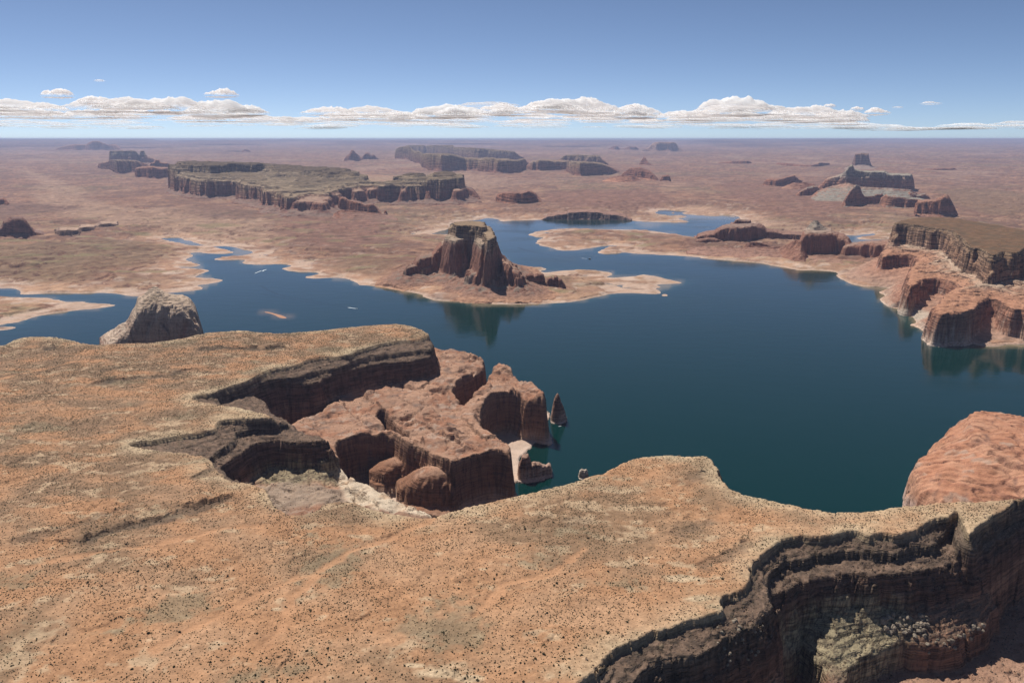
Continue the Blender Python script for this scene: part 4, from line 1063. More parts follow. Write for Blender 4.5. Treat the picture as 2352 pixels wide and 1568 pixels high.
TIP = [(1850, 430, 592), (1960, 455, 594), (2040, 466, 597), (2085, 492, 600), (2125, 545, 602), (2150, 572, 603), (2175, 600, 604)]
Zb = np.maximum(Zb, ridge_z(gb, 'K9', TIP, 600, 'dome', 30, 677, taper=.02))
Zb = Zb + topn
qz = Zb / 13 + fbm(gb.X, gb.Y, 240, 3, 673) * .9; fz = qz - np.floor(qz)
Zb = Zb + 13 * (np.floor(qz) + sst(fz, .55, .8) - qz) * .9 * sst(su, -200, -60)
Zb = Zb + fbm(gb.X, gb.Y, 60, 3, 671) * 4 + fbm(gb.X, gb.Y, 160, 3, 672) * 16 * sst(-sv, 0, 60) * sst(sv, -210, -60)
Zb = np.maximum(Zb, gz - 17)
colb = rock_colour(gb, Zb - (vt - 200), [(0, C(.25, .125, .085)), (190, C(.25, .11, .07)), (205, C(.33, .19, .13)), (225, C(.25, .14, .1)), (240, C(.36, .3, .22)), (262, C(.18, .14, .1)), (285, C(.38, .34, .26)), (305, C(.19, .16, .12)), (325, C(.36, .32, .24)), (345, C(.17, .14, .1)), (400, C(.2, .17, .12))],
    [(0, C(.25, .155, .115)), (170, C(.24, .16, .12)), (200, C(.36, .21, .145)), (235, C(.34, .27, .19)), (260, C(.36, .31, .22)), (290, C(.16, .13, .085)), (330, C(.23, .19, .13)), (350, C(.125, .1, .068)), (500, C(.12, .095, .062))], 1.4, 680, band=(.35, 1.1, 190, 260))
colb[..., :3] *= mixc(np.ones(gb.shape + (3,), np.float32), WARM, sst(Zb - (vt - 200), 205, 235))
k = np.unravel_index(np.argmax(Zb), Zb.shape)
tag(sheet('long_mesa', gb, Zb, M_far, colb, keep=Zb > gz - 14, origin=(float(gb.X[k]), float(gb.Y[k]), float(gz[k]))),
    'long grey topped mesa with stepped red cliffs and many lobes, left of centre', 'mesa')
ridge_butte('rock_fin', 'low red rock fin on the plain in front of the long mesa', 'butte', 'K9',
    [([(718, 690, 712), (735, 590, 714), (765, 570, 716), (800, 578, 718), (830, 600, 722), (880, 605, 730), (940, 620, 736), (1000, 645, 738), (1040, 635, 738), (1075, 640, 738), (1105, 665, 737), (1130, 705, 738), (1160, 728, 740)], 230, 'wall', 18, {'taper': .02}),
     ([(640, 760, 770), (740, 700, 790), (880, 705, 800), (1050, 725, 795), (1200, 740, 780), (1320, 780, 786)], 460, 'talus', 8, {'behind': -130})],
    8, M_mid, T_RED, [(0, C(.27, .155, .11)), (400, C(.3, .17, .12))], s=.9, seed=691)
ridge_butte('rock_pinnacle', 'tiny pointed rock beside the fin in front of the long mesa', 'rock', 'K9',
    [([(1178, 738, 744), (1190, 708, 745), (1200, 704, 746), (1212, 722, 746), (1222, 744, 745)], 60, 'dome', 7, {})], 4, M_mid, s=.5, seed=696)

# --- the butte on the peninsula in the middle of the lake
def landform(name, label, cat, g, Z, mat, col, base, cut, group=None):
    k = np.unravel_index(np.argmax(Z), Z.shape)
    o = sheet(name, g, Z.astype(np.float32), mat, col, keep=cut, origin=(float(g.X[k]), float(g.Y[k]), base))
    return tag(o, label, cat, group)

g0 = rect_grid(-760, 640, 3860, 5120, 3.6)
def P1(pts, z):
    return poly('K1', pts, z)
H0 = P1([(812, 130), (830, 108), (900, 98), (1000, 92), (1100, 96), (1182, 100), (1202, 128), (1203, 160), (1190, 172), (1100, 158), (1050, 150), (1000, 150), (900, 148), (850, 150)], 310)
H1 = P1([(770, 200), (785, 150), (820, 120), (900, 112), (1100, 110), (1200, 125), (1275, 178), (1325, 268), (1310, 300), (1240, 325), (1205, 330), (1185, 250), (1160, 225), (1100, 216), (1050, 222), (960, 210), (920, 200), (850, 180), (800, 192)], 279)
H2 = P1([(690, 305), (720, 290), (760, 262), (800, 230), (1100, 190), (1250, 230), (1330, 300), (1370, 350), (1360, 385), (1300, 400), (1250, 400), (1200, 420), (1180, 400), (1150, 440), (1110, 400), (1080, 360), (1045, 330), (1000, 322), (960, 340), (920, 335), (860, 350), (820, 345), (770, 338), (730, 322)], 228)
H3 = P1([(560, 470), (600, 440), (650, 370), (690, 330), (1100, 260), (1350, 380), (1400, 430), (1425, 490), (1440, 540), (1510, 580), (1530, 620), (1480, 625), (1420, 600), (1350, 560), (1290, 548), (1260, 560), (1235, 540), (1180, 470), (1140, 480), (1100, 470), (1060, 440), (1020, 460), (960, 450), (870, 440), (800, 450), (740, 440), (700, 430), (640, 430), (600, 470)], 150)
H4 = P1([(270, 640), (300, 600), (340, 600), (380, 530), (440, 490), (520, 480), (600, 430), (1100, 330), (1420, 500), (1520, 590), (1580, 660), (1625, 710), (1630, 760), (1560, 770), (1440, 700), (1420, 760), (1300, 740), (1250, 710), (1180, 700), (1090, 690), (1010, 715), (1000, 720), (985, 690), (1010, 650), (1020, 600), (1000, 560), (940, 600), (850, 590), (780, 570), (720, 560), (680, 580), (640, 560), (580, 560), (520, 560), (460, 580), (400, 610), (350, 630), (300, 650)], 90)
s0_, s1_, s2_, s3_, s4_ = [g0.sdf(q, 1, 2) for q in (H0, H1, H2, H3, H4)]
s1_ = np.maximum(s1_, s0_ + 5); s2_ = np.maximum(s2_, s1_ + 6); s3_ = np.maximum(s3_, s2_ + 5); s4_ = np.maximum(s4_, s3_ + 6)
n_a, n_b, n_c = bumpy(g0, 12, 701), bumpy(g0, 15, 707), bumpy(g0, 10, 713)
Zg = stack(g0, [
    dict(sd=s0_, nz=n_c * .9, top=314, bot=296, w=7),
    dict(sd=s1_, nz=n_a * .75, top=284, bot=258, w=9, p=1, steps=2),
    dict(sd=s2_, nz=n_b * .3 + fbm(g0.X, g0.Y, 90, 3, 706) * 14, top=232, bot=160, w=46, p=1.0),
    dict(sd=s3_, nz=n_b * .55 + n_c * .3 + fbm(g0.X, g0.Y, 90, 3, 708) * 12, top=152, bot=96, w=42, p=1.2),
    dict(sd=s4_, nz=n_a * 1.3 + n_c * .5, top=94, bot=60, w=16, p=1.2, round=1.),
    dict(sd=s4_ + 210, nz=n_b * 1.2 + fbm(g0.X, g0.Y, 60, 2, 705) * 15, top=8, bot=-6, w=40, p=1.5, floor=-20)], crest=.01)
def add_knobs(g, Z, c, items, seed, ns=6):
    for i, (pts, d, prof, zb) in enumerate(items):
        Z = np.maximum(Z, ridge_z(g, c, pts, d, prof, ns, seed + i * 5, zb=zb, taper=.05))
    return Z
Zg = add_knobs(g0, Zg, 'K1', [
    ([(335, 640, 668), (360, 585, 664), (385, 528, 660), (440, 490, 652), (520, 478, 642), (575, 462, 630), (610, 425, 622), (645, 375, 615), (690, 325, 612), (760, 318, 610), (850, 330, 612)], 260, 'dome', 70),
    ([(1150, 400, 690), (1200, 425, 705), (1260, 462, 715), (1330, 510, 730), (1400, 556, 745), (1480, 606, 760), (1530, 632, 765), (1560, 720, 770)], 170, 'wall', 45),
    ([(985, 800, 880), (1000, 740, 885), (1040, 700, 890), (1110, 690, 893), (1190, 700, 898), (1235, 720, 898), (1262, 800, 895)], 90, 'wall', 20),
    ([(1255, 720, 830), (1300, 660, 838), (1360, 650, 840), (1420, 680, 838), (1432, 740, 835)], 110, 'wall', 22),
    ([(1418, 790, 900), (1430, 730, 905), (1470, 680, 912), (1540, 660, 920), (1590, 690, 930), (1615, 740, 925), (1640, 810, 905)], 120, 'wall', 20),
    ([(275, 650, 672), (285, 625, 674), (300, 598, 676), (318, 600, 676), (325, 640, 674)], 22, 'dome', 40)], 721)
slg = slope_of(g0, Zg)
# talus fans with gullies
Zg = Zg + (billow(g0.X, g0.Y, 34, 3, 731) * 3.5 + fbm(g0.X, g0.Y, 10, 2, 733) * 1.0) * sst(-s4_, 0, 15)
q = Zg / 7 + fbm(g0.X, g0.Y, 60, 2, 735) * .6; fr = q - np.floor(q)
Zg = Zg + 7 * (np.floor(q) + sst(fr, .4, .75) - q) * .55 * sst(Zg, 225, 245)
lg0 = land_sd(g0)
lim = np.maximum(lg0 + fbm(g0.X, g0.Y, 40, 3, 736) * 8, -30)
Zg = np.minimum(Zg, 1.5 + .32 * lim + 4 * np.maximum(lim - 12, 0))
colg = rock_colour(g0, Zg, [(0, C(.36, .2, .13)), (40, C(.24, .115, .075)), (190, C(.25, .12, .08)), (220, C(.27, .15, .105)), (230, C(.42, .31, .22)), (252, C(.36, .26, .18)), (260, C(.24, .17, .12)), (282, C(.3, .23, .16)), (290, C(.38, .32, .23)), (298, C(.2, .15, .11)), (335, C(.17, .13, .09))],
    [(0, C(.50, .29, .175)), (9, C(.42, .23, .14)), (24, C(.29, .165, .115)), (110, C(.25, .165, .12)), (150, C(.32, .19, .13)), (235, C(.40, .30, .22)), (280, C(.33, .26, .18)), (340, C(.25, .185, .115))], .6, 741, band=(.15, 1.2, 215, 240))
gul = sst(billow(g0.X, g0.Y, 60, 3, 745), -.2, .3) * sst(-s4_, 2, 12) * sst(Zg, 16, 40)
colg = mixc(colg, C(.2, .17, .135), gul * .7)
colg[..., :3] *= mixc(np.ones(g0.shape + (3,), np.float32), C(.95, .84, .76), sst(Zg, 245, 275))
landform('stepped_butte', 'tall stepped red butte with a grey cap on the peninsula in mid lake', 'butte', g0, Zg, M_mid, colg, 0., Zg > -6)
def small(name, label, cat, c, pts, d, prof, ns, cs, zb, mat, table, flat, s, seed, group=None, **kw):
    return ridge_butte(name, label, cat, c, [(pts, d, prof, ns, dict(taper=.03, **kw))], cs, mat, table, flat, s=s, seed=seed, zb=zb, group=group)
T_DK = [(0, C(.2, .1, .07)), (400, C(.21, .105, .075))]
small('rock_tower', 'jagged dark rock towers right of the stepped butte, wider group', 'rock tower', 'K1', [(1650, 820, 835), (1668, 740, 838), (1690, 705, 842), (1735, 698, 845), (1760, 715, 848), (1775, 728, 848), (1810, 702, 850), (1870, 705, 853), (1890, 740, 855), (1905, 800, 858), (1915, 850, 860)], 80, 'wall', 8, 2.6, 16., M_mid, T_DK, [(0, C(.27, .15, .11)), (200, C(.25, .14, .1))], .4, 751)
small('rock_tower', 'jagged dark rock towers at the right end, nearest the tip of the peninsula', 'rock tower', 'K1', [(1915, 825, 858), (1935, 755, 862), (1975, 740, 866), (2000, 765, 868), (2015, 730, 870), (2040, 735, 872), (2060, 770, 875), (2085, 755, 878), (2110, 790, 882), (2140, 830, 885), (2155, 880, 887)], 75, 'wall', 8, 2.6, 14., M_mid, T_DK, [(0, C(.27, .15, .11)), (200, C(.25, .14, .1))], .4, 757)
small('boulder', 'big pale boulder at the foot of the stepped butte', 'boulder', 'K1', [(1262, 890, 910), (1275, 850, 915), (1320, 838, 925), (1370, 840, 940), (1410, 860, 935), (1428, 890, 915)], 55, 'dome', 5, 2.2, 12., M_mid, [(0, C(.34, .2, .14)), (200, C(.36, .22, .16))], [(0, C(.4, .25, .18)), (200, C(.4, .25, .18))], .3, 761)

# --- the ridge on the right shore: domed butte, pyramid butte and the wall joining the big mesa
ridge_butte('domed_butte', 'long dark domed butte with a knob on top, on the right shore', 'butte', 'K2',
    [([(268, 420, 432), (285, 400, 440), (310, 345, 443), (345, 332, 445), (400, 318, 445), (470, 308, 446), (500, 288, 448), (545, 262, 450), (600, 250, 452), (680, 244, 455), (760, 246, 458), (830, 240, 452), (900, 238, 430), (950, 255, 418), (985, 282, 410), (1080, 298, 405), (1160, 316, 400), (1250, 318, 398), (1330, 322, 395), (1400, 330, 395)], 380, 'wall', 22, {'taper': .01}),
     ([(640, 238, 262), (672, 225, 264), (690, 196, 266), (720, 186, 266), (745, 194, 266), (800, 198, 266), (838, 202, 266), (850, 238, 264)], 150, 'cap', 12, {'behind': 170, 'zb': 118., 'taper': .02}),
     ([(262, 430, 448), (300, 395, 452), (380, 378, 455), (480, 382, 455), (560, 410, 452), (600, 440, 450)], 110, 'dome', 14, {'behind': -70}),
     ([(760, 500, 520), (790, 440, 525), (830, 415, 528), (920, 420, 525), (1000, 440, 520), (1060, 470, 510)], 190, 'talus', 8, {'behind': -90}),
     ([(610, 455, 475), (650, 435, 482), (690, 428, 484), (730, 440, 484), (760, 470, 480)], 110, 'talus', 6, {'behind': -30}),
     ([(200, 480, 505), (400, 462, 525), (700, 478, 545), (1000, 470, 560), (1300, 450, 570), (1450, 470, 560)], 420, 'talus', 8, {'behind': -150})],
    5.5, M_mid, [(0, C(.26, .125, .085)), (60, C(.2, .095, .065)), (125, C(.22, .11, .075)), (170, C(.2, .12, .09)), (300, C(.25, .19, .14))],
    [(0, C(.36, .2, .14)), (40, C(.3, .17, .12)), (110, C(.27, .15, .11)), (150, C(.3, .2, .15)), (300, C(.3, .22, .16))], s=.7, seed=771, zb=8., varn=.5, band=(.25, .8, 130, 180))
ridge_butte('pyramid_butte', 'banded pyramid topped red butte with a low wall running right to the big mesa', 'butte', 'K2',
    [([(1280, 560, 572), (1310, 480, 580), (1340, 390, 582), (1365, 330, 584), (1400, 318, 585), (1470, 316, 586), (1560, 318, 584), (1640, 324, 580), (1700, 345, 575), (1760, 362, 580), (1810, 400, 590), (1835, 440, 595), (1860, 480, 600)], 330, 'wall', 18, {'crest': .25, 'taper': .02}),
     ([(1372, 306, 330), (1400, 288, 332), (1440, 240, 334), (1462, 212, 336), (1490, 200, 336), (1508, 203, 336), (1535, 230, 336), (1580, 265, 335), (1630, 298, 334), (1662, 322, 332)], 210, 'cone', 7, {'behind': 140, 'zb': 172., 'taper': .02}),
     ([(1750, 500, 590), (1765, 452, 598), (1800, 440, 605), (1850, 438, 608), (1930, 422, 612), (2050, 416, 622), (2150, 408, 630), (2230, 404, 640), (2330, 404, 645)], 240, 'wall', 16, {'taper': .005}),
     ([(1060, 520, 560), (1200, 440, 585), (1290, 390, 600), (1340, 400, 610), (1390, 500, 615), (1430, 590, 612)], 330, 'talus', 8, {'behind': -110}),
     ([(1300, 590, 620), (1500, 560, 640), (1700, 590, 655), (1950, 610, 670), (2150, 620, 690), (2300, 600, 700)], 330, 'talus', 7, {'behind': -60})],
    4.8, M_mid, [(0, C(.3, .15, .1)), (165, C(.27, .13, .085)), (182, C(.38, .3, .23)), (196, C(.22, .17, .13)), (210, C(.4, .34, .27)), (222, C(.22, .17, .13)), (235, C(.38, .32, .25)), (250, C(.22, .18, .14)), (300, C(.34, .28, .2))],
    [(0, C(.42, .25, .17)), (30, C(.33, .19, .13)), (90, C(.31, .21, .155)), (150, C(.31, .17, .12)), (185, C(.36, .27, .2)), (300, C(.38, .31, .23))], s=.7, seed=791, zb=6., varn=.4, band=(.2, 1.2, 165, 185))

# --- the big mesa on the right
g1 = rect_grid(1060, 2900, 2930, 5350, 4.6)
def P3(pts, z):
    return poly('D', pts, z)
J0 = P3([(2053, 512), (2066, 506), (2103, 499), (2167, 497), (2253, 504), (2296, 514), (2352, 520), (2500, 530), (2800, 560), (2800, 640), (2500, 600), (2380, 574), (2352, 567), (2343, 579), (2320, 580), (2305, 576), (2290, 583), (2277, 586), (2264, 577), (2249, 567), (2235, 570), (2221, 559), (2210, 548), (2199, 536), (2184, 527), (2167, 525), (2146, 523), (2103, 516), (2081, 513)], 288)
J1 = P3([(2045, 545), (2050, 530), (2103, 515), (2300, 525), (2352, 540), (2800, 600), (2800, 720), (2400, 630), (2352, 616), (2330, 622), (2305, 626), (2290, 632), (2276, 634), (2262, 630), (2242, 613), (2225, 612), (2214, 604), (2199, 592), (2184, 578), (2172, 565), (2156, 553), (2146, 547), (2124, 545), (2081, 545), (2060, 547)], 204)
J2 = P3([(2036, 560), (2060, 540), (2300, 550), (2800, 640), (2800, 790), (2500, 745), (2352, 716), (2318, 712), (2300, 704), (2290, 690), (2275, 690), (2262, 694), (2249, 706), (2235, 716), (2221, 722), (2189, 721), (2159, 725), (2148, 716), (2134, 712), (2148, 698), (2167, 680), (2190, 668), (2204, 662), (2189, 654), (2167, 645), (2145, 643), (2124, 645), (2105, 655), (2092, 664), (2082, 662), (2079, 645), (2086, 620), (2098, 606), (2107, 598), (2097, 590), (2085, 588), (2060, 588), (2040, 590), (2025, 594), (2020, 590), (2026, 575)], 122)
J3 = poly('C', SHORE_R[12:], 0) + P3([(2800, 840), (2800, 650), (2200, 560), (2030, 575)], 0)
j0, j1, j2, j3 = [g1.sdf(q, 1, 2) for q in (J0, J1, J2, J3)]
j1 = np.maximum(j1, j0 + 8); j2 = np.maximum(j2, j1 + 8); j3 = np.maximum(j3, j2 + 22)
m_a, m_b, m_c = bumpy(g1, 14, 801), bumpy(g1, 18, 807), bumpy(g1, 9, 813)
X1, Y1 = g1.X, g1.Y
jt = 128 + fbm(X1, Y1, 220, 2, 821) * 10
Zm = stack(g1, [
    dict(sd=j0, nz=m_c * .8, top=288, bot=272, w=8),
    dict(sd=j0 + 14, nz=m_a * .7, top=264, bot=238, w=9, p=1),
    dict(sd=j1, nz=m_a * .8 + m_c * .4, top=208, bot=172, w=14, p=1, steps=2),
    dict(sd=j2, nz=m_b * .6 + m_c * .3, top=jt, bot=22 + 46 * sst(Y1, 3170, 3290), w=22, p=1.0, round=.5),
    dict(sd=j3, nz=m_c * .5, top=2.5, bot=-5, w=8, p=1.15, floor=-12)], crest=.012, crest_max=10)
# slickrock swells, gullies, ledges
body = sst(-j1, 6, 40) * sst(j2, 15, 60)
Zm = Zm + (billow(X1, Y1, 170, 3, 823) * 15 + fbm(X1, Y1, 50, 3, 824) * 2.5) * body
q = Zm / 8 + fbm(X1, Y1, 110, 2, 825) * .6; fr = q - np.floor(q)
Zm = Zm + 8 * (np.floor(q) + sst(fr, .4, .75) - q) * .8 * sst(Zm, 125, 165) * sst(fbm(X1, Y1, 120, 2, 826), -.5, 0.)
mb, mg, mv = cells(X1 + m_a, Y1 + m_b, 46, 828)
Zm = Zm + ((mv - .5) * 9 - (1 - sst(mg, 0, .1)) * 5) * body
Zm = Zm + billow(X1, Y1, 40, 3, 827) * 4 * sst(-j2, 4, 20) * sst(Zm, 4, 14)
Zm = Zm + fbm(X1, Y1, 120, 4, 829) * 3 * sst(j0, 4, 50)
slm = slope_of(g1, Zm)
colm = rock_colour(g1, Zm, [(0, RING), (12, C(.5, .37, .28)), (24, C(.33, .17, .11)), (60, C(.3, .14, .09)), (120, C(.33, .16, .1)), (150, C(.38, .22, .15)), (172, C(.34, .22, .15)), (185, C(.25, .15, .105)), (208, C(.36, .25, .175)), (222, C(.25, .16, .11)), (238, C(.33, .23, .16)), (262, C(.25, .18, .13)), (290, C(.2, .16, .11)), (310, C(.22, .18, .12))],
    [(0, C(.46, .3, .21)), (12, C(.38, .24, .17)), (60, C(.38, .2, .13)), (120, C(.42, .205, .12)), (150, C(.41, .22, .135)), (166, C(.45, .33, .235)), (180, C(.42, .3, .21)), (230, C(.33, .25, .17)), (270, C(.19, .125, .078)), (300, C(.165, .105, .06))], .7, 831, .45, .5, 1.1, band=(.45, 1.35, 55, 150))
scr = sst(fbm(X1, Y1, 90, 4, 841) + .4 * fbm(X1, Y1, 20, 2, 842), -.1, .3) * sst(j0, 4, 30)
colm = mixc(colm, C(.10, .08, .05), scr * .7)
stn = sst(fbm(X1, Y1, 16, 3, 844), .05, .3) * sst(slm, 1.0, 2.0) * (1 - sst(Zm, 60, 120))
colm = mixc(colm, C(.50, .40, .33), stn * .6)
std = sst(fbm(X1, Y1, 20, 3, 845), .1, .3) * sst(slm, .9, 1.8)
colm = mixc(colm, C(.08, .05, .04), std * .55)
beds = sst(np.sin((Zm + fbm(X1, Y1, 200, 2, 843) * 12) * .9), .2, .9) * body
colm = mixc(colm, colm * .72, beds * .55)
tal = 1 - sst(np.hypot((X1 - G('C', 1560, 1280)[0]) / 60, (Y1 - G('C', 1560, 1280)[1]) / 110), .6, 1.3)
colm = mixc(colm, C(.42, .36, .28), np.clip(tal, 0, 1) * .7 * sst(-j2, 0, 10))
colm[..., :3] *= mixc(np.ones(g1.shape + (3,), np.float32), C(1.0, .88, .78), sst(Zm, 165, 200))
landform('big_mesa', 'massive banded mesa with rounded orange slickrock feet on the right shore', 'mesa', g1, Zm, M_mid, colm, 0., Zm > 1.0)

# --- rocks near the plateau
g2 = rect_grid(-1660, -760, 2600, 3340, 3.2)
ROCKL = [(700, 770, 840), (735, 742, 842), (770, 722, 846), (815, 696, 846), (850, 668, 846), (890, 652, 846), (915, 620, 846), (945, 570, 846), (985, 520, 846), (990, 484, 846), (1030, 458, 847), (1065, 440, 848), (1085, 422, 848), (1118, 405, 849), (1132, 398, 849), (1146, 404, 849), (1170, 422, 849), (1200, 440, 849), (1260, 458, 848), (1300, 468, 846), (1340, 482, 842), (1362, 505, 838), (1380, 540, 834), (1392, 600, 829), (1402, 660, 824), (1412, 730, 819)]
Zl = ridge_z(g2, 'E', ROCKL, 330, 'dome', 13, 851, zb=0., taper=.01, crest=.28)
Zl = Zl + (billow(g2.X, g2.Y, 55, 3, 853) * 8) * sst(Zl, 20, 60)
q = Zl / 9 + fbm(g2.X, g2.Y, 50, 2, 855) * .8; fr = q - np.floor(q)
Zl = Zl + 9 * (np.floor(q) + sst(fr, .35, .75) - q) * .6 * sst(Zl, 8, 30)
Zl = np.maximum(Zl, -12)
west = sst(g2.X - g2.Y * -.318, -30, 60)
coll = rock_colour(g2, Zl, [(0, RING), (15, C(.3, .14, .09)), (110, C(.3, .15, .1)), (150, C(.42, .31, .23)), (220, C(.38, .29, .2))], [(0, C(.44, .32, .23)), (60, C(.5, .40, .31)), (140, C(.47, .38, .29)), (165, C(.36, .26, .18)), (220, C(.34, .25, .17))], .5, 861, .5, .8, 1.5, band=(.35, .35, 0, 1))
pl = sst(fbm(g2.X, g2.Y, 70, 3, 865) - (west - .5) * .9, -.2, .3)
coll = mixc(coll, C(.50, .375, .275), pl * .7 * sst(Zl, 20, 50))
landform('domed_rock', 'pale domed rock with a shadowed red face rising from the water behind the plateau', 'rock', g2, Zl, M_mid, coll, 0., Zl > -8)

g3 = rect_grid(770, 1850, 1380, 2120, 3.0)
O0 = poly('D', [(2238, 950), (2250, 944), (2275, 940), (2300, 950), (2352, 963), (2600, 1000), (2700, 1100), (2500, 1120), (2352, 1060), (2290, 1040), (2250, 1010), (2232, 980)], 130)
O1 = poly('D', [(2094, 1085), (2100, 1070), (2112, 1056), (2135, 1035), (2155, 1015), (2180, 992), (2205, 968), (2230, 952), (2300, 950), (2700, 1040), (2700, 1250), (2352, 1180), (2200, 1170), (2130, 1150), (2100, 1115)], 62)
O2 = poly('D', [(2090, 1128), (2092, 1148), (2102, 1160), (2130, 1175), (2300, 1220), (2700, 1260), (2700, 1060), (2300, 970), (2200, 1000), (2120, 1075)], 0)
o0, o1, o2 = [g3.sdf(q, 2, 2) for q in (O0, O1, O2)]
o1 = np.maximum(o1, o0 + 10); o2 = np.maximum(o2, o1 + 6)
Zo = stack(g3, [dict(sd=o0, nz=bumpy(g3, 5, 871) * .6, top=130, bot=124, w=30, round=1.),
    dict(sd=o1, nz=bumpy(g3, 7, 873) * .7, top=64, bot=12, w=26, p=.75, round=1.),
    dict(sd=o2, nz=bumpy(g3, 5, 875) * .8, top=6, bot=-6, w=8, p=1.2, floor=-12)], crest=.02)
X3, Y3 = g3.X, g3.Y
# cross-bedding ribs, joints and hollows on the slickrock
xb = fbm(X3, Y3, 200, 2, 881) * 40
ribs = np.sin((X3 * .5 + Y3 * .85 + xb) * .22) + .6 * np.sin((X3 * .3 + Y3 * .95 + xb * 1.4) * .47)
Zo = Zo + (ribs * 1.1 + billow(X3, Y3, 70, 3, 883) * 7 + fbm(X3, Y3, 15, 2, 884) * .7) * sst(Zo, 30, 60)
cr1 = np.abs(fbm(X3 * 1.0 + Y3 * .5, Y3 * .5 - X3 * .2, 110, 3, 885))
Zo = Zo - (1 - sst(cr1, 0, .03)) * 5.0 * sst(Zo, 30, 60)
slo = slope_of(g3, Zo)
colo = mixc(np.broadcast_to(C(.43, .205, .12), g3.shape + (3,)), C(.47, .25, .155), sst(fbm(X3, Y3, 60, 4, 887), -.2, .3))
colo = mixc(colo, C(.29, .125, .075), sst(ribs + fbm(X3, Y3, 25, 2, 888), .4, 1.3) * .6)
colo = mixc(colo, C(.17, .1, .08), sst(fbm((X3 * .5 + Y3 * .85) * .35, X3 * .85 - Y3 * .5, 26, 4, 891), .22, .5) * .6)
colo = mixc(colo, C(.42, .33, .26), sst(fbm(X3, Y3, 45, 4, 889), .2, .42) * .5)
colo = mixc(colo, C(.2, .1, .07), (1 - sst(cr1, .01, .04)) * .6)
colo = mixc(colo, C(.58, .42, .34), (1 - sst(Zo + fbm(X3, Y3, 20, 2, 890) * 8, 22, 40)) * .8)
landform('orange_dome', 'smooth orange slickrock dome beside the water on the right edge', 'rock', g3, Zo, M_near, np.concatenate([np.clip(colo, 0, 1), np.full(g3.shape + (1,), .25, np.float32)], -1), 0., Zo > -5)

# spires and stacks standing in the water under the plateau
T_SP = [(0, C(.55, .42, .34)), (22, C(.45, .3, .23)), (40, C(.3, .17, .12)), (100, C(.28, .16, .11))]; F_SP = [(0, C(.5, .38, .29)), (40, C(.4, .26, .19)), (100, C(.3, .18, .13))]
small('rock_spire', 'lone pointed rock spire standing in the water at the foot of the plateau', 'spire', 'K4', [(1405, 700, 735), (1418, 620, 742), (1432, 545, 748), (1448, 512, 750), (1462, 498, 752), (1476, 520, 752), (1492, 575, 750), (1510, 610, 746), (1530, 660, 740), (1545, 720, 734)], 34, 'dome', 4, 1.3, 0., M_near, T_SP, F_SP, .22, 901)
ridge_butte('rock_fin', 'pale notched rock fin running out into the water from the canyon mouth', 'rock', 'K4',
    [([(1130, 1120, 1240), (1155, 1060, 1242), (1165, 1025, 1243), (1210, 1018, 1243), (1228, 1060, 1242), (1240, 1095, 1240), (1262, 1082, 1236), (1310, 1088, 1228), (1330, 1100, 1222), (1352, 1098, 1216), (1366, 1108, 1212), (1385, 1090, 1208), (1405, 1100, 1204), (1420, 1180, 1198)], 34, 'wall', 4, {'taper': .02})],
    1.3, M_near, T_SP, F_SP, s=.22, seed=911, zb=0., varn=.4)
small('boulder', 'round pale boulder standing alone in the green water below the near rim', 'boulder', 'D', [(1328, 1091, 1096), (1331, 1079, 1098), (1336, 1075, 1099), (1341, 1078, 1099.5), (1346, 1076, 1099), (1350, 1080, 1098), (1352, 1092, 1096)], 17, 'dome', 1.5, .6, 0., M_near, [(0, C(.55, .45, .36)), (50, C(.55, .44, .35))], [(0, C(.55, .45, .36)), (50, C(.55, .44, .35))], .1, 921)


# ------------------------------------------------------------------ clouds (outside the haze, a broken belt over the horizon)
def cloud_material(name, sss, alpha=1.0):
    m = bpy.data.materials.new(name); m.use_nodes = True
    n, l = m.node_tree.nodes, m.node_tree.links
    b = n['Principled BSDF']
    b.inputs['Base Color'].default_value = (.985, .985, .985, 1); b.inputs['Roughness'].default_value = 1
    b.inputs['Specular IOR Level'].default_value = 0
    b.inputs['Subsurface Weight'].default_value = 1
    b.inputs['Subsurface Radius'].default_value = (1, 1, 1); b.inputs['Subsurface Scale'].default_value = sss
    tc = n.new('ShaderNodeTexCoord'); nz = n.new('ShaderNodeTexNoise'); nz.inputs['Scale'].default_value = .004; nz.inputs['Detail'].default_value = 3
    at = n.new('ShaderNodeAttribute'); at.attribute_name = 'Col'
    l.new(tc.outputs['Object'], nz.inputs['Vector'])
    ad = n.new('ShaderNodeMath'); ad.operation = 'MULTIPLY_ADD'; ad.inputs[1].default_value = .7; ad.inputs[2].default_value = -.38
    l.new(nz.outputs['Fac'], ad.inputs[0])
    a2 = n.new('ShaderNodeMath'); a2.operation = 'ADD'; l.new(ad.outputs[0], a2.inputs[0]); l.new(at.outputs['Fac'], a2.inputs[1])
    mr = n.new('ShaderNodeMapRange'); mr.inputs['From Min'].default_value = .05; mr.inputs['From Max'].default_value = .8
    mr.inputs['To Min'].default_value = 0.; mr.inputs['To Max'].default_value = alpha
    l.new(a2.outputs[0], mr.inputs['Value'])
    tl = n.new('ShaderNodeBsdfTranslucent'); tl.inputs['Color'].default_value = (.98, .98, .98, 1)
    tr = n.new('ShaderNodeBsdfTransparent'); m1 = n.new('ShaderNodeMixShader'); m2 = n.new('ShaderNodeMixShader')
    m1.inputs[0].default_value = .5
    l.new(b.outputs[0], m1.inputs[1]); l.new(tl.outputs[0], m1.inputs[2])
    l.new(mr.outputs[0], m2.inputs[0]); l.new(tr.outputs[0], m2.inputs[1]); l.new(m1.outputs[0], m2.inputs[2])
    l.new(m2.outputs[0], n['Material Output'].inputs['Surface'])
    return m
M_cloud = cloud_material('cloud', 1600., .85); M_thin = cloud_material('thin_cloud', 1200., .36)

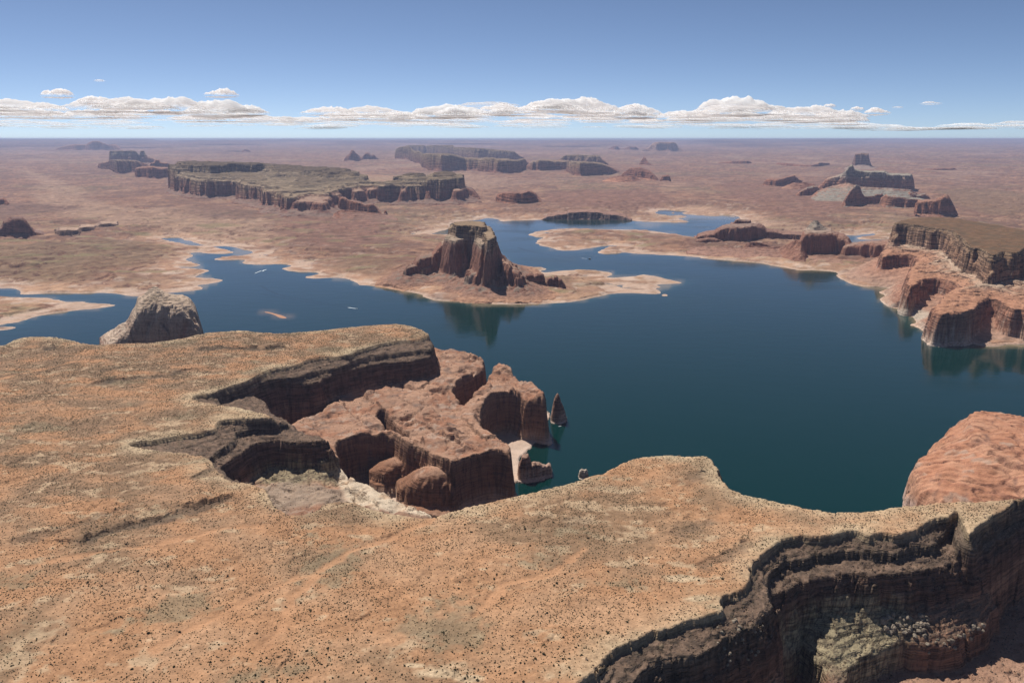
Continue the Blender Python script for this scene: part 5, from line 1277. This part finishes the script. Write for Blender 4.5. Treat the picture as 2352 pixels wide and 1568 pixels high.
def cloud_mesh(name, mat, seed, w, d, h, cut=.0):
    """a heaped cloud: billowing top over a flat base, closed underneath; the rim thins out ('Col' = thickness)"""
    rs = np.random.RandomState(seed)
    n = 84
    X, Y = np.meshgrid(np.linspace(-.62, .62, n) * w, np.linspace(-.62, .62, n // 2) * d)
    ox, oy = rs.uniform(0, 9e4, 2)
    r = np.hypot(X / (w * .5), Y / (d * .5))
    env = 1 - r ** 1.6 + .55 * fbm(X + ox, Y + oy, w * .42, 3, seed)
    big = 1 - np.abs(fbm(X + ox, Y * 1.2 + oy, w * .3, 2, seed + 3)) * 1.5
    puff = 1 - billow(X + ox, Y + oy, w * .13, 3, seed + 5, .55) * 1.1
    t = np.clip(env, 0, 1) ** .6
    top = h * .9 * t * np.clip(.30 + .45 * big + .22 * puff, .08, 1.3)
    bot = -h * .13 * t * (1 + .8 * fbm(X + ox, Y + oy, w * .1, 2, seed + 8))
    k = np.arange(X.size).reshape(X.shape)
    F = np.stack([k[:-1, :-1], k[:-1, 1:], k[1:, 1:], k[1:, :-1]], -1).reshape(-1, 4)
    F = F[(env.ravel()[F] > 0).any(1)]
    N = X.size
    used = np.zeros(N, bool); used[F.ravel()] = True
    rm = np.cumsum(used) - 1
    V = np.concatenate([np.stack([X.ravel(), Y.ravel(), top.ravel()], -1)[used], np.stack([X.ravel(), Y.ravel(), bot.ravel()], -1)[used]])
    M = used.sum()
    FF = np.concatenate([rm[F], rm[F][:, ::-1] + M])
    c = np.clip(env.ravel()[used] * 2.2, 0, 1)
    c = np.repeat(np.concatenate([c, c])[:, None], 3, 1)
    return mesh_np(name, V, FF, mat, c)

import bmesh
def ico(sub):
    bm = bmesh.new(); bmesh.ops.create_icosphere(bm, subdivisions=sub, radius=1)
    v = np.array([x.co[:] for x in bm.verts], np.float32); f = np.array([[q.index for q in p.verts] for p in bm.faces], np.int32)
    bm.free()
    return v, f
ICO2, ICO1 = ico(2), ico(1)

def sky_place(px, py, Y):
    x, y, z = ray('D', px, py)
    return x / y * Y, Y, CAM_H + z / y * Y

# the clouds that stand alone: x and y of the base's middle, width, distance
LONE = [(132, 222, 66, 40000, 'flat little white cloud alone above the belt, far left'), (508, 221, 64, 40000, 'double puff white cloud alone above the belt, left of centre'),
        (228, 186, 24, 34000, 'tiny faint cloud scrap highest of all above the belt'), (2138, 239, 42, 42000, 'small bright cloud alone on the right above the faint streaks'),
        (1450, 247, 30, 45000, 'small round cloud just above the belt right of the middle'), (2012, 262, 54, 52000, 'low flat cloud just right of the end of the belt'),
        (1968, 252, 28, 48000, 'small puffy cloud at the right end of the belt, upper one'), (1905, 245, 26, 46000, 'small cloud riding above the right end of the belt'),
        (2062, 247, 22, 48000, 'faint thin cloud scrap between the belt and the lone right cloud'), (210, 236, 56, 46000, 'puffy cloud head above the left part of the belt')]
for i, (px, py, wpx, Y, lab) in enumerate(LONE):
    thin = 'faint' in lab
    wd = wpx * K / FPX * Y
    o = cloud_mesh('cloud', M_thin if thin else M_cloud, 60 + i, wd * 1.1, wd * .8, wd * (.16 if thin else .3))
    o.location = sky_place(px, py, Y)
    tag(o, lab, 'cloud')
protos = [cloud_mesh('cloud', M_cloud, 90 + i, 3600 + 600 * (i % 3), 2600, 800 + 120 * (i % 4)) for i in range(9)] + \
         [cloud_mesh('cloud', M_thin, 110 + i, 4600, 3000, 480) for i in range(4)]
rs = np.random.RandomState(21)
# crest line of the belt in the photograph: x, y
CREST = [(-150, 228), (0, 232), (60, 240), (180, 240), (280, 226), (350, 232), (430, 244), (560, 244), (600, 242), (680, 250), (760, 240), (830, 240), (940, 246), (1000, 250), (1060, 240), (1120, 226), (1160, 238), (1210, 250),
         (1260, 234), (1330, 238), (1400, 252), (1500, 250), (1560, 246), (1640, 240), (1700, 236), (1760, 240), (1850, 246), (1920, 254), (1980, 280), (2100, 284), (2250, 276), (2352, 268), (2500, 262)]
cxs = [c_[0] for c_ in CREST]; cys = [c_[1] for c_ in CREST]
used_p = [False] * len(protos)
for i in range(320):
    px = rs.uniform(-140, 2480)
    ctop = np.interp(px, cxs, cys)
    right = px > 1950
    u = rs.rand()
    if right and rs.rand() < .5:
        continue
    py = ctop + 16 + u * (296 - ctop - 16)          # base of this cloud
    el = max((318 - py), 12) * K / FPX
    Y = min(1900. / el, 118000.)
    thin = right or u > .55 or rs.rand() < .1
    k = rs.randint(9, 13) if thin else rs.randint(0, 9)
    if not used_p[k]:
        o = protos[k]; used_p[k] = True
    else:
        o = protos[k].copy(); COL.objects.link(o)
    sc = Y / 52000. * (.42 + .7 * rs.rand() ** 1.5) * (1.05 if u < .25 else (.72 if thin else .9))
    o.scale = (sc * 1.15, sc, sc * (.86 if u < .25 else .55))
    o.rotation_euler = (0, 0, rs.choice([0, math.pi]) + rs.uniform(-.35, .35))
    o.location = sky_place(px, py, Y)
    tag(o, 'soft white cloud in the long broken belt above the horizon' if not right else 'faint streak of thin cloud low over the right horizon', 'cloud',
        'clouds in the belt over the horizon' if not right else 'thin cloud streaks on the right')

# ------------------------------------------------------------------ boats and their wakes
M_hull = plain_mat('hull_white', (.8, .8, .78), .35); M_glass = plain_mat('boat_glass', (.02, .03, .04), .1, 0, .5)
M_dark = plain_mat('hull_blue', (.03, .05, .09), .35); M_roof = plain_mat('boat_roof', (.32, .34, .36), .5); M_foam = plain_mat('wake_foam', (.75, .8, .82), .8)
M_wake = plain_mat('wake_water', (.001, .016, .022), .2, 0, .18)

def hull_mesh(L, W, H, name, mat, parent, z0=0., bow=.35):
    n = 9; V = []; F = []
    for i in range(n):
        t = i / (n - 1)
        x = (t - .5) * L
        w = W * .5 * (1 if t < 1 - bow else math.sqrt(max(1 - ((t - 1 + bow) / bow) ** 2, .0)) * .96 + .04)
        sh = H * (1 + .25 * max(0, t - .6))
        V += [(x, -w, z0 + sh), (x, -w * .8, z0 - .35), (x, w * .8, z0 - .35), (x, w, z0 + sh)]
    for i in range(n - 1):
        a = i * 4
        F += [(a, a + 1, a + 5, a + 4), (a + 1, a + 2, a + 6, a + 5), (a + 2, a + 3, a + 7, a + 6), (a + 3, a, a + 4, a + 7)]
    F += [(0, 3, 2, 1), (n * 4 - 4, n * 4 - 3, n * 4 - 2, n * 4 - 1)]
    return mesh_np(name, np.array(V, float), np.array(F), mat, smooth=False, parent=parent)

def box(name, x0, x1, y0, y1, z0, z1, mat, parent, taper=0.):
    V = [(x0, y0, z0), (x1, y0, z0), (x1, y1, z0), (x0, y1, z0), (x0 + taper, y0 + taper * .3, z1), (x1 - taper, y0 + taper * .3, z1), (x1 - taper, y1 - taper * .3, z1), (x0 + taper, y1 - taper * .3, z1)]
    F = [(0, 3, 2, 1), (4, 5, 6, 7), (0, 1, 5, 4), (1, 2, 6, 5), (2, 3, 7, 6), (3, 0, 4, 7)]
    return mesh_np(name, np.array(V, float), np.array(F), mat, smooth=False, parent=parent)

def boat_root(name, label, cat, pos, heading, group=None):
    o = bpy.data.objects.new(name, None); COL.objects.link(o)
    o.location = pos; o.rotation_euler = (0, 0, heading)
    return tag(o, label, cat, group)

def heading_px(c, a, b):
    p, q = G(c, *a), G(c, *b)
    return math.atan2(q[1] - p[1], q[0] - p[0])

p = G('D', 1355, 594)
hb = boat_root('houseboat', 'dark boxy houseboat cruising right across the channel beyond the butte', 'houseboat', (p[0], p[1], .02), heading_px('D', (1320, 590), (1355, 594)))
hull_mesh(22, 6.5, 1.3, 'hull', M_dark, hb, bow=.18)
box('cabin', -8.5, 7, -2.9, 2.9, 1.3, 4.0, M_dark, hb, .25); box('roof_deck', -10, 8.5, -3.2, 3.2, 4.02, 4.3, M_roof, hb)
for sd in (-1, 1):
    for k in range(4):
        box('window', -7 + k * 3.4, -5 + k * 3.4, sd * 2.93 - .06, sd * 2.93 + .06, 2.1, 3.2, M_glass, hb)
    for k in range(2):
        box('roof_post', -5.5 + k * 6, -5.3 + k * 6, sd * 2.4 - .1, sd * 2.4 + .1, 4.3, 6.2, M_roof, hb)
box('canopy', -6.2, 1.5, -2.7, 2.7, 6.2, 6.4, M_roof, hb)

def speedboat(label, px, py, head, L=9., mat=None, group=None):
    p = G('D', px, py)
    r = boat_root('speedboat', label, 'speedboat', (p[0], p[1], .02), head, group)
    hull_mesh(L, L * .3, .95, 'hull', mat or M_hull, r, bow=.55)
    box('windscreen', L * .02, L * .1, -L * .11, L * .11, .95, 1.7, M_glass, r, .15)
    box('seat', -L * .3, -L * .1, -L * .1, L * .1, .7, 1.25, M_roof, r)
    box('engine', -L * .54, -L * .46, -.35, .35, .3, 1.5, M_dark, r)
    return r
speedboat('white speedboat throwing foam near the left inlet, farther right of two', 605, 619.5, heading_px('D', (612, 612), (602, 622)), 9)
speedboat('small dark speedboat trailing a thin wake in the left inlet, nearer one', 583, 627.5, heading_px('D', (600, 621), (583, 627)), 8, M_dark)
speedboat('white speedboat at the head of the long curved wake left of the butte', 820, 708, heading_px('D', (780, 702), (820, 708)), 10)
speedboat('small white boat moored beside the rock spire under the plateau', 1286, 978, .35, 9)

def ribbon(name, label, cat, pts, w0, w1, mat, z=.03, c='D'):
    P = np.array([G(c, x, y)[:2] for x, y in pts])
    for _ in range(3):
        Q = np.concatenate([P[:1], np.stack([P[:-1] * .75 + P[1:] * .25, P[:-1] * .25 + P[1:] * .75], 1).reshape(-1, 2), P[-1:]])
        P = Q
    T = np.gradient(P, axis=0); T /= np.linalg.norm(T, axis=1)[:, None] + 1e-9
    N = np.stack([-T[:, 1], T[:, 0]], 1)
    t = np.linspace(0, 1, len(P)); w = (w0 + (w1 - w0) * t) * .5 * (1 + .5 * perlin(t * 40, t * 0 + 3.3, 5))
    V = np.concatenate([np.c_[P + N * w[:, None], np.full(len(P), z)], np.c_[P - N * w[:, None], np.full(len(P), z)]])
    n = len(P); i = np.arange(n - 1)
    F = np.stack([i, i + n, i + n + 1, i + 1], 1)
    o = mesh_np(name, V, F, mat)
    return tag(o, label, cat, None, 'stuff')
ribbon('boat_wake', 'white foam streak behind the speedboat left of the butte', 'wake', [(820, 708), (812, 707), (800, 705.2)], 3, 7, M_foam, .05)
ribbon('boat_wake', 'upper dark curved arm of the long wake left of the butte', 'wake', [(800, 705), (770, 700), (730, 692), (690, 685), (650, 679), (620, 668), (598, 655)], 5, 16, M_wake)
ribbon('boat_wake', 'lower dark curved arm of the long wake left of the butte', 'wake', [(800, 706), (760, 701), (715, 694), (670, 687), (630, 680), (600, 674)], 5, 14, M_wake)
ribbon('boat_wake', 'short white foam behind the houseboat', 'wake', [(1348, 593.5), (1342, 592.8), (1336, 592)], 3, 4, M_foam, .05)
ribbon('boat_wake', 'long dark wake trailing left from the houseboat', 'wake', [(1344, 593), (1310, 590), (1270, 586), (1220, 578), (1190, 568)], 8, 26, M_wake)
ribbon('boat_wake', 'white splash of foam around the white speedboat in the left inlet', 'wake', [(603, 622), (606, 620), (612, 618)], 9, 5, M_foam, .05)
ribbon('boat_wake', 'thin pale wake behind the dark speedboat in the left inlet', 'wake', [(585, 627), (590, 625), (600, 621)], 3, 6, M_foam, .04)

M_sand = plain_mat('wet_sand', (.40, .2, .115), .8, 0, .2)
P = chaikin(np.array(poly('D', [(601, 714.5), (612, 714), (622, 716.5), (634, 719.5), (648, 723), (660, 728), (663, 731), (652, 731.5), (641, 729), (634, 724.5), (622, 719.5), (611, 717)])), 2)
ctr = P.mean(0)
ring2 = ctr + (P - ctr) * .55
V = np.concatenate([np.c_[P, np.full(len(P), -.05)], np.c_[ring2, np.full(len(P), .12)], [[*ctr, .16]]])
n = len(P); i = np.arange(n); j = (i + 1) % n
F = np.concatenate([np.stack([i, j, j + n], 1), np.stack([i, j + n, i + n], 1), np.stack([i + n, j + n, np.full(n, 2 * n)], 1)])
tag(mesh_np('sandbar', V, F, M_sand), 'thin orange sandbar just breaking the water right of the pale domed rock', 'sandbar')

# ------------------------------------------------------------------ scrub and loose rock on the plateau
M_shrub = bpy.data.materials.new('shrub_leaves'); M_shrub.use_nodes = True
_n, _l = M_shrub.node_tree.nodes, M_shrub.node_tree.links
_b = _n['Principled BSDF']; _b.inputs['Roughness'].default_value = .9; _b.inputs['Specular IOR Level'].default_value = .1
_oi = _n.new('ShaderNodeObjectInfo'); _r = _n.new('ShaderNodeValToRGB')
_r.color_ramp.elements[0].color = (.03, .026, .015, 1); _r.color_ramp.elements[1].color = (.08, .07, .035, 1)
_l.new(_oi.outputs['Random'], _r.inputs[0]); _l.new(_r.outputs[0], _b.inputs['Base Color'])
M_rubble = plain_mat('loose_rock', (.16, .115, .085), .95, 0, .1)
_n2, _l2 = M_rubble.node_tree.nodes, M_rubble.node_tree.links
_o2 = _n2.new('ShaderNodeObjectInfo'); _r2 = _n2.new('ShaderNodeValToRGB')
_r2.color_ramp.elements[0].color = (.10, .068, .048, 1); _r2.color_ramp.elements[1].color = (.21, .145, .1, 1)
_l2.new(_o2.outputs['Random'], _r2.inputs[0]); _l2.new(_r2.outputs[0], _n2['Principled BSDF'].inputs['Base Color'])

def scatter(name, pts, size, mat, sub, squash, label, seed):
    """a cloud of points that carry small lumps of scrub or stone (geometry nodes)"""
    me = bpy.data.meshes.new(name)
    me.vertices.add(len(pts)); me.vertices.foreach_set('co', np.ascontiguousarray(pts, np.float32).ravel())
    at = me.attributes.new('size', 'FLOAT', 'POINT'); at.data.foreach_set('value', np.ascontiguousarray(size, np.float32))
    o = bpy.data.objects.new(name, me); COL.objects.link(o)
    me.materials.append(mat)
    ng = bpy.data.node_groups.new(name, 'GeometryNodeTree')
    ng.interface.new_socket('Geometry', in_out='INPUT', socket_type='NodeSocketGeometry')
    ng.interface.new_socket('Geometry', in_out='OUTPUT', socket_type='NodeSocketGeometry')
    n, l = ng.nodes, ng.links
    gi, go = n.new('NodeGroupInput'), n.new('NodeGroupOutput')
    ic = n.new('GeometryNodeMeshIcoSphere'); ic.inputs['Subdivisions'].default_value = sub
    nz = n.new('ShaderNodeTexNoise'); nz.inputs['Scale'].default_value = 2.2
    sp = n.new('GeometryNodeSetPosition')
    vm = n.new('ShaderNodeVectorMath'); vm.operation = 'MULTIPLY_ADD'
    vm.inputs[1].default_value = (.9, .9, .9); vm.inputs[2].default_value = (-.45, -.45, -.45)
    l.new(nz.outputs['Color'], vm.inputs[0]); l.new(vm.outputs[0], sp.inputs['Offset']); l.new(ic.outputs['Mesh'], sp.inputs['Geometry'])
    sm = n.new('GeometryNodeSetMaterial'); sm.inputs['Material'].default_value = mat
    l.new(sp.outputs[0], sm.inputs['Geometry'])
    iop = n.new('GeometryNodeInstanceOnPoints')
    l.new(gi.outputs[0], iop.inputs['Points']); l.new(sm.outputs[0], iop.inputs['Instance'])
    rv = n.new('FunctionNodeRandomValue'); rv.data_type = 'FLOAT_VECTOR'
    rv.inputs['Min'].default_value = (-.3, -.3, 0); rv.inputs['Max'].default_value = (.3, .3, 6.28); rv.inputs['Seed'].default_value = seed
    l.new(rv.outputs['Value'], iop.inputs['Rotation'])
    na = n.new('GeometryNodeInputNamedAttribute'); na.data_type = 'FLOAT'; na.inputs['Name'].default_value = 'size'
    cb = n.new('ShaderNodeVectorMath'); cb.operation = 'SCALE'; cb.inputs[0].default_value = (1, 1, squash)
    l.new(na.outputs['Attribute'], cb.inputs['Scale'])
    l.new(cb.outputs[0], iop.inputs['Scale'])
    l.new(iop.outputs[0], go.inputs[0])
    md = o.modifiers.new('scatter', 'NODES'); md.node_group = ng
    return tag(o, label, None, None, 'stuff')

rs = np.random.RandomState(77)
def f_sample(n, y0=560., y1=2900.):
    # even over the ground: density proportional to Y for a fan
    y = np.sqrt(rs.uniform(y0 ** 2, y1 ** 2, n)); a = rs.uniform(-.8, .8, n)
    return a * y, y
sdA = sd0
xs, ysx = f_sample(560000, 560, 2750)
s0v = f_height(xs, ysx, sdA); zv = f_height(xs, ysx)
dens = .6 + .6 * sst(fbm(xs, ysx, 180, 3, 300), -.35, .3)
dens *= .35 + .65 * sst(fbm(xs, ysx, 45, 2, 301), -.4, .2)
dens *= np.where(s0v > 6, 1.0, np.where(s0v < -4, .10 * (zv > 60), 0)) * (1 - .85 * f_height(xs, ysx, wash))
keep = rs.rand(len(xs)) < dens
px_, py_, pz_ = xs[keep], ysx[keep], zv[keep]
sz = .46 + .66 * rs.rand(len(px_)) ** 2 + .5 * (rs.rand(len(px_)) > .985)
sz *= 1 + .25 * sst(py_, 1200, 2400)
s0k = s0v[keep]
order = np.argsort(np.hypot(px_, py_) / sz)
near_i = [i for i in order if abs(px_[i] / py_[i]) < .66 and py_[i] > 700 and s0k[i] > 6][:290]
rest = np.setdiff1d(np.arange(len(px_)), near_i)
scatter('desert_scrub', np.c_[px_[rest], py_[rest], pz_[rest] + .15], sz[rest], M_shrub, 1, .7, 'dark desert scrub dotted all over the plateau top', 3)

def shrub_proto(seed):
    r_ = np.random.RandomState(seed); V, F, k = [], [], 0
    root = bpy.data.objects.new('desert_shrub', None); COL.objects.link(root)
    for i in range(8):
        v = ICO1[0] * (1 + .35 * r_.normal(size=(len(ICO1[0]), 1))) * r_.uniform(.35, .6) + r_.normal(0, .38, 3) * (1, 1, .35) + (0, 0, .5)
        V.append(v); F.append(ICO1[1] + k); k += len(v)
    mesh_np('foliage', np.concatenate(V), np.concatenate(F), M_shrub, smooth=False, parent=root)
    sv, sf = [], []
    for i in range(5):
        a = i * 1.256 + r_.rand(); b = len(sv)
        sv += [(.05 * math.cos(a + q), .05 * math.sin(a + q), -.25) for q in (0, 2.1, 4.2)] + [(.35 * math.cos(a), .35 * math.sin(a), .6)]
        sf += [(b, b + 1, b + 3), (b + 1, b + 2, b + 3), (b + 2, b, b + 3)]
    mesh_np('stems', np.array(sv), np.array(sf), M_twig, smooth=False, parent=root)
    return root
M_twig = plain_mat('twig', (.12, .09, .06), .9)
sp_ = [shrub_proto(i) for i in range(4)]
for k, i in enumerate(near_i):
    if k < 4:
        o = sp_[k]
    else:
        src = sp_[k % 4]
        o = src.copy(); COL.objects.link(o)
        for ch in src.children:
            c_ = ch.copy(); COL.objects.link(c_); c_.parent = o
    o.location = (float(px_[i]), float(py_[i]), float(pz_[i]))
    q = float(sz[i]) * 1.15
    o.scale = (q, q, q * .85); o.rotation_euler = (0, 0, rs.uniform(0, 6.28))
    tag(o, 'dark desert shrub on the sandy near part of the plateau', 'shrub', 'shrubs on the near plateau')

# loose rock on the ledges below the rims
xs, ysx = f_sample(420000, 600, 2500)
s0v = f_height(xs, ysx, sd0); zv = f_height(xs, ysx); s2v = f_height(xs, ysx, sd2); sl_ = f_height(xs, ysx, slf)
ok = (s0v < 2) & (s0v > -130) & (zv > 62) & (sl_ < 1.5)
ok &= rs.rand(len(xs)) < (1 - .6 * f_height(xs, ysx, alc)) * (.25 + .75 * sst(fbm(xs, ysx, 40, 3, 310), -.2, .3)) * np.where((ysx > 1350) & (zv < 140), .12, 1)
rim = (s0v > 2) & (s0v < 26) & (rs.rand(len(xs)) < .35 * sst(fbm(xs, ysx, 50, 2, 311), -.1, .3))
ok |= rim
rx, ry, rz = xs[ok], ysx[ok], zv[ok]
rsz = .35 + 1.5 * rs.rand(len(rx)) ** 4
ob = scatter('rubble', np.c_[rx, ry, rz], rsz, M_rubble, 1, .75, 'loose rubble strewn on the ledges below the plateau rims', 9)

# big pale boulders fallen on the canyon floor, each a thing
def boulder_mesh(seed):
    r_ = np.random.RandomState(seed)
    v, f = ICO2[0].copy(), ICO2[1]
    for q in range(9):                       # flat faces where the block split off
        d = r_.normal(size=3); d /= np.linalg.norm(d); h = r_.uniform(.55, .85)
        k = v @ d
        v = v - np.maximum(k - h, 0)[:, None] * d
    v = v * np.array([1.15, .95, .8]) * (1 + .05 * r_.normal(size=(len(v), 1)))
    col = np.repeat(np.array([[.27, .22, .165]]) * (1 + .15 * r_.normal()), len(v), 0)
    o = mesh_np('boulder', v, f, M_near, np.c_[col, np.full(len(v), .2)].astype(np.float32), smooth=False)
    return o
bp_ = [boulder_mesh(i) for i in range(5)]
spots = []
for i in range(46):
    spots.append((rs.uniform(1270, 1610), rs.uniform(1000, 1135), rs.uniform(2.2, 5.2), 'pale boulder heaped with others below the big alcove wall', 'boulders below the alcove wall'))
for i in range(26):
    t_ = rs.rand()
    spots.append((1420 + 600 * t_ + rs.normal(0, 25), 1330 - 190 * t_ ** 1.5 + rs.normal(0, 18) - 40, rs.uniform(2, 4.5), 'grey block lying on the lip of the lower canyon ledge', 'blocks on the lower canyon ledge'))
for i in range(24):
    spots.append((rs.uniform(0, 420), rs.uniform(1050, 1420), rs.uniform(1.5, 3.4), 'rough block on the ledges of the left canyon spur', 'blocks on the left canyon spur'))
for i, (x, y, r_, lab, grp) in enumerate(spots):
    zt = 108.
    for q in range(6):
        p = G('K6', x, y, zt); zt = .5 * zt + .5 * float(f_height(np.array([p[0]]), np.array([p[1]]))[0])
    if i < 5:
        o = bp_[i]
    else:
        o = bp_[i % 5].copy(); COL.objects.link(o)
    o.location = (p[0], p[1], float(f_height(np.array([p[0]]), np.array([p[1]]))[0]) + r_ * .25)
    o.scale = (r_, r_, r_); o.rotation_euler = (rs.uniform(-.3, .3), rs.uniform(-.3, .3), rs.uniform(0, 6.28))
    tag(o, lab, 'boulder', grp)
